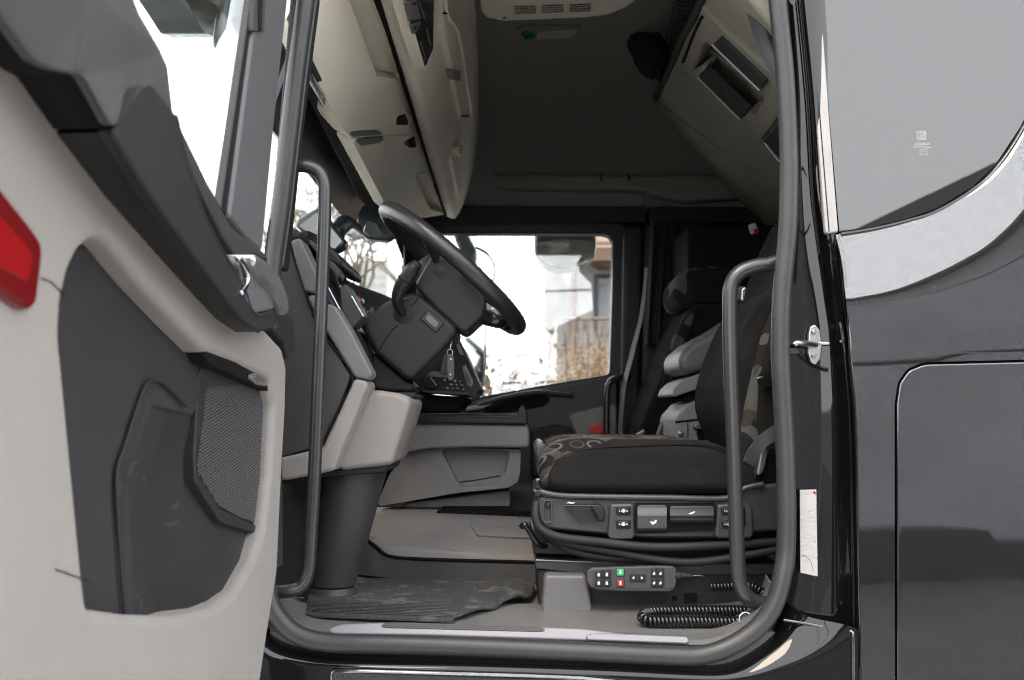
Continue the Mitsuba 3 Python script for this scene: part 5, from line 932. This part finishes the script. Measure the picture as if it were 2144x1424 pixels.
add(FD + '__reflector', pr(Y(2.08), [(1234, 894), (1240, 889), (1266, 883), (1268, 906), (1240, 912), (1235, 908)], -0.03, 0.006, 0.003, 0.003), 'red_far', 40, label='red warning reflector on the far passenger door')
add(K('far_grab_handle'), pxtube([(1270, 920, 1.98), (1270, 860, 1.98), (1272, 815, 1.98), (1280, 797, 1.98), (1300, 791, 2.0), (1318, 789, 2.05)], 0.012, 8, 12), 'tube_black', True)
add(K('far_pillar'), pr(Y(2.08), [(1306, 470), (1350, 470), (1345, 700), (1332, 1100), (1292, 1100), (1300, 800)], -0.08, 0.0, 0.02, 0.01, segs=5), 'black_soft', 50)
add(K('far_pillar'), pr(Y(2.05), [(1352, 470), (1384, 470), (1376, 700), (1368, 1100), (1336, 1100), (1346, 760)], -0.08, 0.0, 0.02, 0.01, segs=5), 'black_soft', 50)
add(K('passenger_belt'), sheet(spread([[P(*q) for q in ((1349, 560, 2.02), (1340, 650, 2.0), (1318, 740, 1.98), (1300, 820, 1.96), (1293, 930, 1.9))], [P(*q) for q in ((1356, 560, 2.0), (1348, 650, 1.98), (1328, 740, 1.95), (1309, 820, 1.92), (1302, 930, 1.86))]], 6), 0.002, (0, -1, 0)), 'belt', 50)
cu = []
for v in (462, 560, 640, 720):
    cu.append([P(1362 + i * 7.5 - (v - 462) * .05, v, 1.98 + .025 * math.sin(i * 2.1 + v * .004)) for i in range(17)])
add(K('far_curtain'), sheet(spread(cu, 3), 0.002, (0, -1, 0)), 'lining_dark', 50, label='dark folded curtain gathered at the far pillar')
PS = TK + '__passenger_seat'
yp = Y(1.55)
add(PS + '__backrest', prism2(yp, pxpoly(yp, [(1336, 960), (1342, 890), (1358, 850), (1380, 800), (1400, 735), (1420, 690), (1446, 640), (1500, 610), (1560, 640), (1560, 960)], 0, .03), -0.48, 0.0, 0.03, 0.03, 7), 'velour', 60, label='black backrest of the passenger seat')
add(PS + '__patterned_side', pr(Y(1.535), [(1398, 760), (1410, 712), (1428, 672), (1448, 642), (1462, 640), (1448, 690), (1430, 750), (1408, 800), (1386, 850), (1372, 930), (1362, 930), (1370, 870), (1384, 810)], -0.04, 0.0, 0.010, 0.005), 'pattern_cloth', 50)
add(PS + '__headrest', pr(yp, [(1411, 618), (1413, 592), (1426, 570), (1450, 560), (1500, 556), (1530, 570), (1530, 640), (1460, 640), (1438, 648), (1420, 640)], -0.26, 0.0, 0.02, 0.012, segs=6), 'pattern_cloth', 60)
add(PS + '__headrest_pad', pr(Y(1.54), [(1438, 565), (1530, 558), (1530, 636), (1452, 634), (1440, 600)], -0.02, 0.004, 0.012, 0.008, segs=5), 'velour', 60)
add(PS + '__cushion', pr(yp, [(1210, 960), (1225, 935), (1270, 928), (1500, 940), (1500, 1010), (1220, 1010)], -0.48, 0.0, 0.025, 0.02, segs=6), 'velour', 60)
add(PS + '__buckle', pr(Y(1.3), [(1286, 922), (1302, 908), (1310, 914), (1296, 926)], -0.03, 0.0, 0.004, 0.002), 'white_print', 40)
add(PS + '__buckle', pr(Y(1.3), [(1328, 914), (1348, 900), (1351, 904), (1332, 920)], -0.03, 0.0, 0.004, 0.002), 'beige', 40)
add(PS + '__arm', pr(Y(1.25), [(1372, 930), (1392, 874), (1402, 866), (1420, 868), (1412, 930)], -0.06, 0.0, 0.008, 0.004), 'black_soft', 40)
LBk = TK + '__lower_bunk'
yl = Y(1.05)
add(LBk + '__mattress', pr(yl, [(1423, 768), (1422, 748), (1430, 734), (1456, 712), (1510, 684), (1560, 652), (1640, 606), (1700, 600), (1700, 800), (1510, 772), (1460, 778), (1426, 792)], -0.30, 0.0, 0.02, 0.010, segs=6), 'grey_trim', 60, label='grey end of the lower bunk between the seats')
add(LBk + '__base_board', pr(Y(1.03), [(1406, 826), (1412, 812), (1428, 797), (1512, 764), (1620, 725), (1620, 770), (1512, 795), (1472, 812), (1440, 822), (1410, 832)], -0.28, 0.0, 0.005, 0.003), 'beige', 50)
add(LBk + '__bracket', pr(Y(1.06), [(1420, 832), (1470, 816), (1560, 790), (1560, 830), (1440, 840)], -0.20, 0.0, 0.004, 0.003), 'black_matte', 40)
k_ = add(TK + '__storage_box', pr(Y(1.02), [(1412, 960), (1414, 880), (1418, 870), (1440, 846), (1462, 838), (1540, 826), (1640, 820), (1640, 960)], -0.30, 0.0, 0.008, 0.006, segs=5), 'beige', 50, label='beige storage box with chrome latch under the bunk')
add(k_ + '__lid_gap', tube([P(1414, 884, 1.019), P(1470, 878, 1.019), P(1540, 872, 1.019)], 0.003, 6), 'black_matte', True)
add(k_ + '__latch', pr(Y(1.0), [(1452, 893), (1456, 888), (1480, 884), (1484, 890), (1482, 898), (1456, 899)], -0.02, 0.004, 0.003, 0.002), 'satin_chrome', 50)
add(k_ + '__latch_recess', pr(Y(1.016), [(1458, 898), (1490, 896), (1490, 920), (1462, 922)], -0.01, 0.001, 0, 0.003), 'black_matte')
add(k_ + '__knob', lathe([(0, .012), (.006, .011), (.008, .006), (.008, 0)], P(1425, 907, 1.01), (0, -1, 0), 16), 'satin_chrome', 40)
add(k_ + '__divider', tube([P(1440, 884, 1.016), P(1440, 950, 1.016)], 0.002, 6), 'grey_dark', True)
add(TK + '__rear_bulkhead', pr(Y(1.6), [(1440, 470), (1800, 470), (1800, 1100), (1440, 1100)], -0.5, 0, 0.01, 0.01), 'black_matte')

# ------------------------------------------------------------------ outside mirrors on the far side
ym = Y(2.62)
k_ = add(K('passenger_mirror'), pr(ym, [(948, 560), (1008, 556), (1018, 600), (1018, 760), (1012, 806), (1000, 830), (955, 842), (946, 800)], -0.08, 0.0, 0.012, 0.01, segs=5), 'visor_teal', 50, label='tall outside mirror seen through the passenger window')
add(k_ + '__glass', pr(ym, [(952, 566), (1004, 562), (1014, 602), (1014, 760), (1008, 802), (997, 825), (958, 836), (950, 800)], -0.02, 0.004, 0.002, 0.008), 'mirror', 40)
add(k_ + '__arm', pr(Y(2.55), [(944, 480), (976, 480), (998, 522), (1000, 545), (985, 600), (940, 600), (960, 520)], -0.10, 0.0, 0.02, 0.01, segs=5), 'visor_teal', 60)
add(k_ + '__bracket', pxtube([(996, 518, 2.6), (1018, 530, 2.6), (1034, 552, 2.6), (1036, 575, 2.6), (1030, 590, 2.6)], 0.006, 6, 10), 'black_plastic', True)
yw = Y(2.50)
k_ = add(K('wide_angle_mirror'), pr(yw, [(1119, 480), (1250, 480), (1251, 510), (1246, 536), (1232, 552), (1200, 564), (1168, 565), (1140, 556), (1124, 540), (1119, 520)], -0.12, 0.0, 0.025, 0.012, segs=6), 'visor_teal', 60, label='rounded wide angle mirror above the passenger window')
mg = spread([[yw.pt(u, v, h) for u, v, h in r_] for r_ in ([(1124, 508, .034), (1185, 502, .044), (1247, 506, .034)], [(1126, 532, .022), (1185, 536, .032), (1244, 532, .022)], [(1146, 553, .002), (1185, 560, .006), (1228, 550, .002)])], 6)
add(k_ + '__glass', sheet(mg, 0.003, (0, -1, 0)), 'mirror_pale_reflection', 50)

# ================================================================== outside, beyond the cab
def leafy(pts, size, seed):
    r = np.random.default_rng(seed); n = len(pts)
    a = r.normal(size=(n, 3)); a /= np.linalg.norm(a, axis=1, keepdims=True); b = np.cross(a, r.normal(size=(n, 3))); b /= np.linalg.norm(b, axis=1, keepdims=True)
    s = size * (0.6 + 0.8 * r.random((n, 1))); V = np.stack([pts - a * s, pts + b * s * .5, pts + a * s, pts - b * s * .5], 1).reshape(-1, 3); i = np.arange(n)[:, None] * 4
    return trimesh.Trimesh(V, np.vstack([i + [0, 1, 2], i + [0, 2, 3]]), process=False)
def bush(c, r, h, n, seed, w=.006):
    q = np.random.default_rng(seed); st, tips = [], []
    for _ in range(n):
        a, b = q.random() * 2 * np.pi, q.random() ** .5; base = np.array(c) + [0.5 * r * b * math.cos(a), 0.5 * r * b * math.sin(a), 0]
        top = np.array(c) + [r * b * math.cos(a), r * b * math.sin(a), h * (0.55 + 0.45 * q.random())]; mid = (base + top) / 2 + q.normal(size=3) * .06
        p = cr([base, mid, top], 3); st.append(tube(p, np.linspace(w, w * .3, len(p)), 4))
        for k in range(5):
            j = q.integers(2, len(p)); e = p[j] + q.normal(size=3) * [.12, .12, .16]; st.append(tube([p[j], e], [w * .5, w * .2], 4)); tips += [p[j], e, (p[j] + e) / 2]
        tips.append(top)
    return cat(st), np.array(tips)
pbr('render_white', dust((0.34, 0.335, 0.315), 0.06, 3), 0.9, spec=0.2)
pbr('roof_brown', dust((0.15, 0.105, 0.08), 0.2, 5), 0.9, spec=0.2)
pbr('old_wood', lambda p, n, uv: mix((0.15, 0.132, 0.112), (0.05, 0.04, 0.033), smoothstep(0.45, 0.75, fbm(p.x * 30, p.y * 30, p.z * 3, 3))), 0.9, spec=0.2)
pbr('brown_metal', (0.13, 0.07, 0.05), 0.5)
pbr('dark_frame', (0.035, 0.035, 0.035), 0.5)
pbr('blind', (0.26, 0.275, 0.29), 0.6)
pbr('twig', (0.13, 0.095, 0.06), 0.9); pbr('leaf_rust', dust((0.17, 0.095, 0.035), 0.4, 6), 0.8); pbr('twig_pale', (0.15, 0.13, 0.105), 0.9); pbr('leaf_olive', dust((0.22, 0.23, 0.10), 0.3, 5), 0.8)
pbr('tile_grey', dust((0.12, 0.115, 0.11), 0.2, 4), 0.9); pbr('wall_grey', dust((0.32, 0.32, 0.335), 0.25, 0.8), 0.9); pbr('plinth', dust((0.06, 0.06, 0.06), 0.5, 3), 0.9); pbr('hedge', dust((0.034, 0.038, 0.028), 0.4, 4), 0.9)
HS = 'chalet_house'
labels[HS] = {'label': 'white house with brown eaves and wooden balcony seen through the passenger window', 'category': 'house'}
yh = Y(15.0)
add(HS + '__wall', pr(yh, [(1166, 530), (2000, 530), (2000, 1100), (1166, 1100)], -6.0, 0.0, 0.02, 0, holes=[[(1248, 577), (1335, 577), (1335, 700), (1248, 700)]]), 'render_white')
add(HS + '__eaves', pr(Y(14.2), [(1225, 505), (2000, 490), (2000, 548), (1262, 552), (1236, 535)], -1.0, 0.0, 0.02, 0), 'roof_brown')
add(HS + '__roof', sheet(np.array([[P(1190, 520, 14.0), P(2000, 500, 14.0)], [P(1170, 440, 20.0), P(2000, 400, 20.0)]]), 0.2, (0, -1, 1)), 'roof_brown')
add(HS + '__gable_board', pr(Y(14.3), [(1141, 566), (1146, 540), (1180, 540), (1176, 600), (1160, 700), (1152, 692), (1140, 684)], -0.5, 0.0, 0.01, 0), 'tile_grey')
w_ = add(HS + '__window', pr(Y(14.98), [(1244, 574), (1340, 574), (1340, 704), (1244, 704)], -0.15, 0.02, 0.01, 0, holes=[[(1252, 582), (1332, 582), (1332, 696), (1252, 696)]]), 'dark_frame')
add(w_ + '__blind', pr(Y(15.08), [(1250, 580), (1334, 580), (1334, 700), (1250, 700)], -0.05, 0, 0, 0), 'blind')
add(w_ + '__blind_box', pr(Y(15.03), [(1250, 580), (1334, 580), (1334, 594), (1250, 594)], -0.03, 0, 0, 0), 'render_white')
add(HS + '__downpipe', tube([P(1203, 556, 14.9), P(1203, 900, 14.9)], 0.035, 10), 'brown_metal', True)
bq = np.random.default_rng(5)
BL = HS + '__balcony'
add(BL, pr(Y(13.6), [(1180, 664), (1480, 660), (1480, 668), (1180, 671)], -0.12, 0.0, 0.01, 0), 'old_wood', label='weathered wooden balcony of upright boards')
add(BL + '__floor_beam', pr(Y(13.62), [(1180, 792), (1480, 792), (1480, 806), (1180, 806)], -1.3, 0.0, 0.01, 0), 'old_wood')
for i in range(24):
    u = 1181 + i * 11.6
    add(BL + '__board', pr(Y(13.57 - .01 * (i % 2)), [(u, 670 + bq.random() * 5), (u + 9.4, 670 + bq.random() * 4), (u + 9.4 + bq.normal() * .5, 800 + bq.random() * 5), (u + bq.normal() * .4, 800)], -0.025, 0.0, 0.004, 0), 'old_wood', False)
def gz(u, v, y): return P(u, v, y)
for i, (u, y, r, h, n, sd) in enumerate(((1200, 9.0, .55, 2.5, 90, 21), (1262, 9.4, .6, 2.7, 100, 22), (1325, 9.2, .6, 2.6, 80, 23))):
    c = P(u, 900, y); c[2] = 0
    s_, t_ = bush(c, r, h * .9, n, sd, .005)
    nm = add('rust_shrub', s_, 'twig', False, label=('rust brown shrub below the left end of the wooden balcony', 'tall rust brown shrub in front of the wooden balcony middle', 'rust brown shrub at the right edge of the far window')[i], category='shrub', group='rust brown shrubs by the balcony')
    add(nm + '__leaves', leafy(np.repeat(t_, 4, 0) + np.random.default_rng(sd).normal(size=(len(t_) * 4, 3)) * .07, .021, sd), 'leaf_rust', False)
for i, (u, y, r, h, n, sd) in enumerate(((1040, 8.2, .45, 2.25, 16, 31), (1098, 8.6, .45, 2.45, 20, 32), (1145, 8.0, .4, 2.2, 18, 33))):
    c = P(u, 900, y); c[2] = 0
    s_, t_ = bush(c, r, h * 1.05, n + 10, sd, .011)
    nm = add('bare_shrub', s_, 'twig_pale', False, label=('leftmost thin pale bare shrub in the passenger window', 'thin pale bare shrub left of the rust brown shrubs, the taller one', 'thin pale bare shrub just left of the balcony')[i], category='shrub', group='bare pale shrubs outside the window')
    add(nm + '__leaves', leafy(np.repeat(t_, 2, 0) + np.random.default_rng(sd).normal(size=(len(t_) * 2, 3)) * .06, .045, sd), 'twig', False)
def tree(u, y, h, sd):
    q = np.random.default_rng(sd); c = P(u, 900, y); c[2] = 0; st = []; tips = []
    def grow(p, d, l, r, k):
        e = p + d * l; m_ = (p + e) / 2 + q.normal(size=3) * l * .06; st.append(tube(cr([p, m_, e], 3), np.linspace(r, r * .65, 7), 5))
        if k == 0: tips.append(e); return
        for _ in range(3 if k > 1 else 4):
            d2 = d + q.normal(size=3) * .55; d2[2] += .12; d2 /= np.linalg.norm(d2); grow(e, d2, l * .68, r * .6, k - 1)
    grow(c, np.array([0, 0, 1.0]), h * .36, h * .018, 5)
    return cat(st), np.array(tips)
for i, (u, y, h, sd) in enumerate(((742, 26, 8.2, 41), (800, 24, 7.6, 42), (700, 30, 9.5, 43))):
    s_, t_ = tree(u, y, h, sd)
    nm = add('bare_tree', s_, 'twig_pale', False, label=('pale bare tree seen through the windscreen, left of the far windscreen pillar', 'pale bare tree nearest the far windscreen pillar', 'pale bare tree farthest left behind the dashboard hood')[i], category='tree', group='bare trees ahead of the truck')
    add(nm + '__twigs', leafy(np.repeat(t_, 2, 0) + q.normal(size=(2 * len(t_), 3)) * .12 if False else np.repeat(t_, 2, 0), .06, sd), 'leaf_olive', False)
AB = 'apartment_building'
labels[AB] = {'label': 'pale apartment building behind the bare trees ahead of the truck', 'category': 'building'}
ya = Y(42.0)
add(AB + '__wall', pr(ya, [(752, 545), (812, 545), (812, 900), (752, 900)], -8, 0, 0.02, 0), 'render_white')
for r_i in range(4):
    for c_i in range(3):
        u, v = 757 + c_i * 18, 556 + r_i * 18
        add(AB + '__window', pr(ya, [(u, v), (u + 12, v), (u + 12, v + 8), (u, v + 8)], -0.1, 0.03, 0, 0), 'blind', False)
# behind the camera: what the black paint and the dark window mirror
GB = 'gabled_house'
labels[GB] = {'label': 'grey rendered gabled house across the yard, mirrored in the black paint', 'category': 'house'}
gf = Frame([0, -10.8, 0], [-1, 0, 0], [0, 0, 1])
add(GB + '__wall', prism2(gf, Polygon([(-1.0, 0.45), (-1.0, 2.95), (-7.6, 6.15), (-14.0, 2.95), (-14.0, 0.45)]), -8.0, 0.0), 'wall_grey')
add(GB + '__plinth', prism2(gf, Polygon([(-0.9, 0), (-0.9, .46), (-14.1, .46), (-14.1, 0)]), -8.1, 0.0), 'wall_grey')
yw_ = Frame([1.5, -8.6, 0], [8.0, -1.6, 0], [0, 0, 1])
add('yard_wall', prism2(yw_, Polygon([(-3, 0), (-3, .40), (1.2, .40), (1.3, .52), (3.4, .50), (3.5, .38), (9, .34), (9, 0)]), -0.25, 0.0), 'plinth', label='low dark stepped yard wall in front of the gabled house', category='wall')
add(GB + '__roof', prism2(gf, Polygon([(-0.5, 2.78), (-0.5, 2.95), (-7.6, 6.35), (-14.5, 2.95), (-14.5, 2.78), (-7.6, 6.15)]), -8.4, 0.5), 'tile_grey')
for i, (a, z) in enumerate(((-11.2, 1.3), (-6.6, 3.4), (-8.2, 3.4))):
    w_ = add(GB + '__window', prism2(gf, Polygon([(a - 1.2, z), (a, z), (a, z + 1.3), (a - 1.2, z + 1.3)]), -0.05, 0.04), 'dark_frame')
for j, (x, w, h) in enumerate(((-9, 6, 1.7), (-20, 8, 2.4), (18, 7, 2.0))):
    q = np.random.default_rng(60 + j); pts = np.stack([x + w * (q.random(2600) - .5), -15 + 1.2 * (q.random(2600) - .5), h * q.random(2600) ** .8], 1)
    lf = leafy(pts, .12 if j < 3 else .07, 60 + j); lb_ = ('low green hedge behind the camera, the middle one', 'tallest green hedge far behind the camera', 'green hedge beside the gabled house', 'low hedge along the left half of the gabled house front', 'lowest hedge along the right half of the gabled house front')[j]
    if j < 3: lf = cat(lf, box(x - w / 2, x + w / 2, -15.4, -14.6, 0, h * .85))
    add('clipped_hedge', lf, 'hedge', False, label=lb_, category='hedge')
for i, (x0, z0, x1, z1) in enumerate(((-2, 4.1, 16, 5.6), (-2, 3.4, 16, 4.9), (-2, 2.1, 16, 3.4))):
    t = np.linspace(0, 1, 17); p = np.stack([x0 + (x1 - x0) * t, -9.0 - 0 * t, z0 + (z1 - z0) * t - 1.2 * t * (1 - t)], 1)
    add('overhead_cable', tube(p, 0.02, 6), 'plinth', True, label=('highest cable sagging across the yard behind the camera', 'middle cable sagging across the yard behind the camera', 'lowest cable sagging across the yard behind the camera')[i], category='cable', group='cables across the yard')
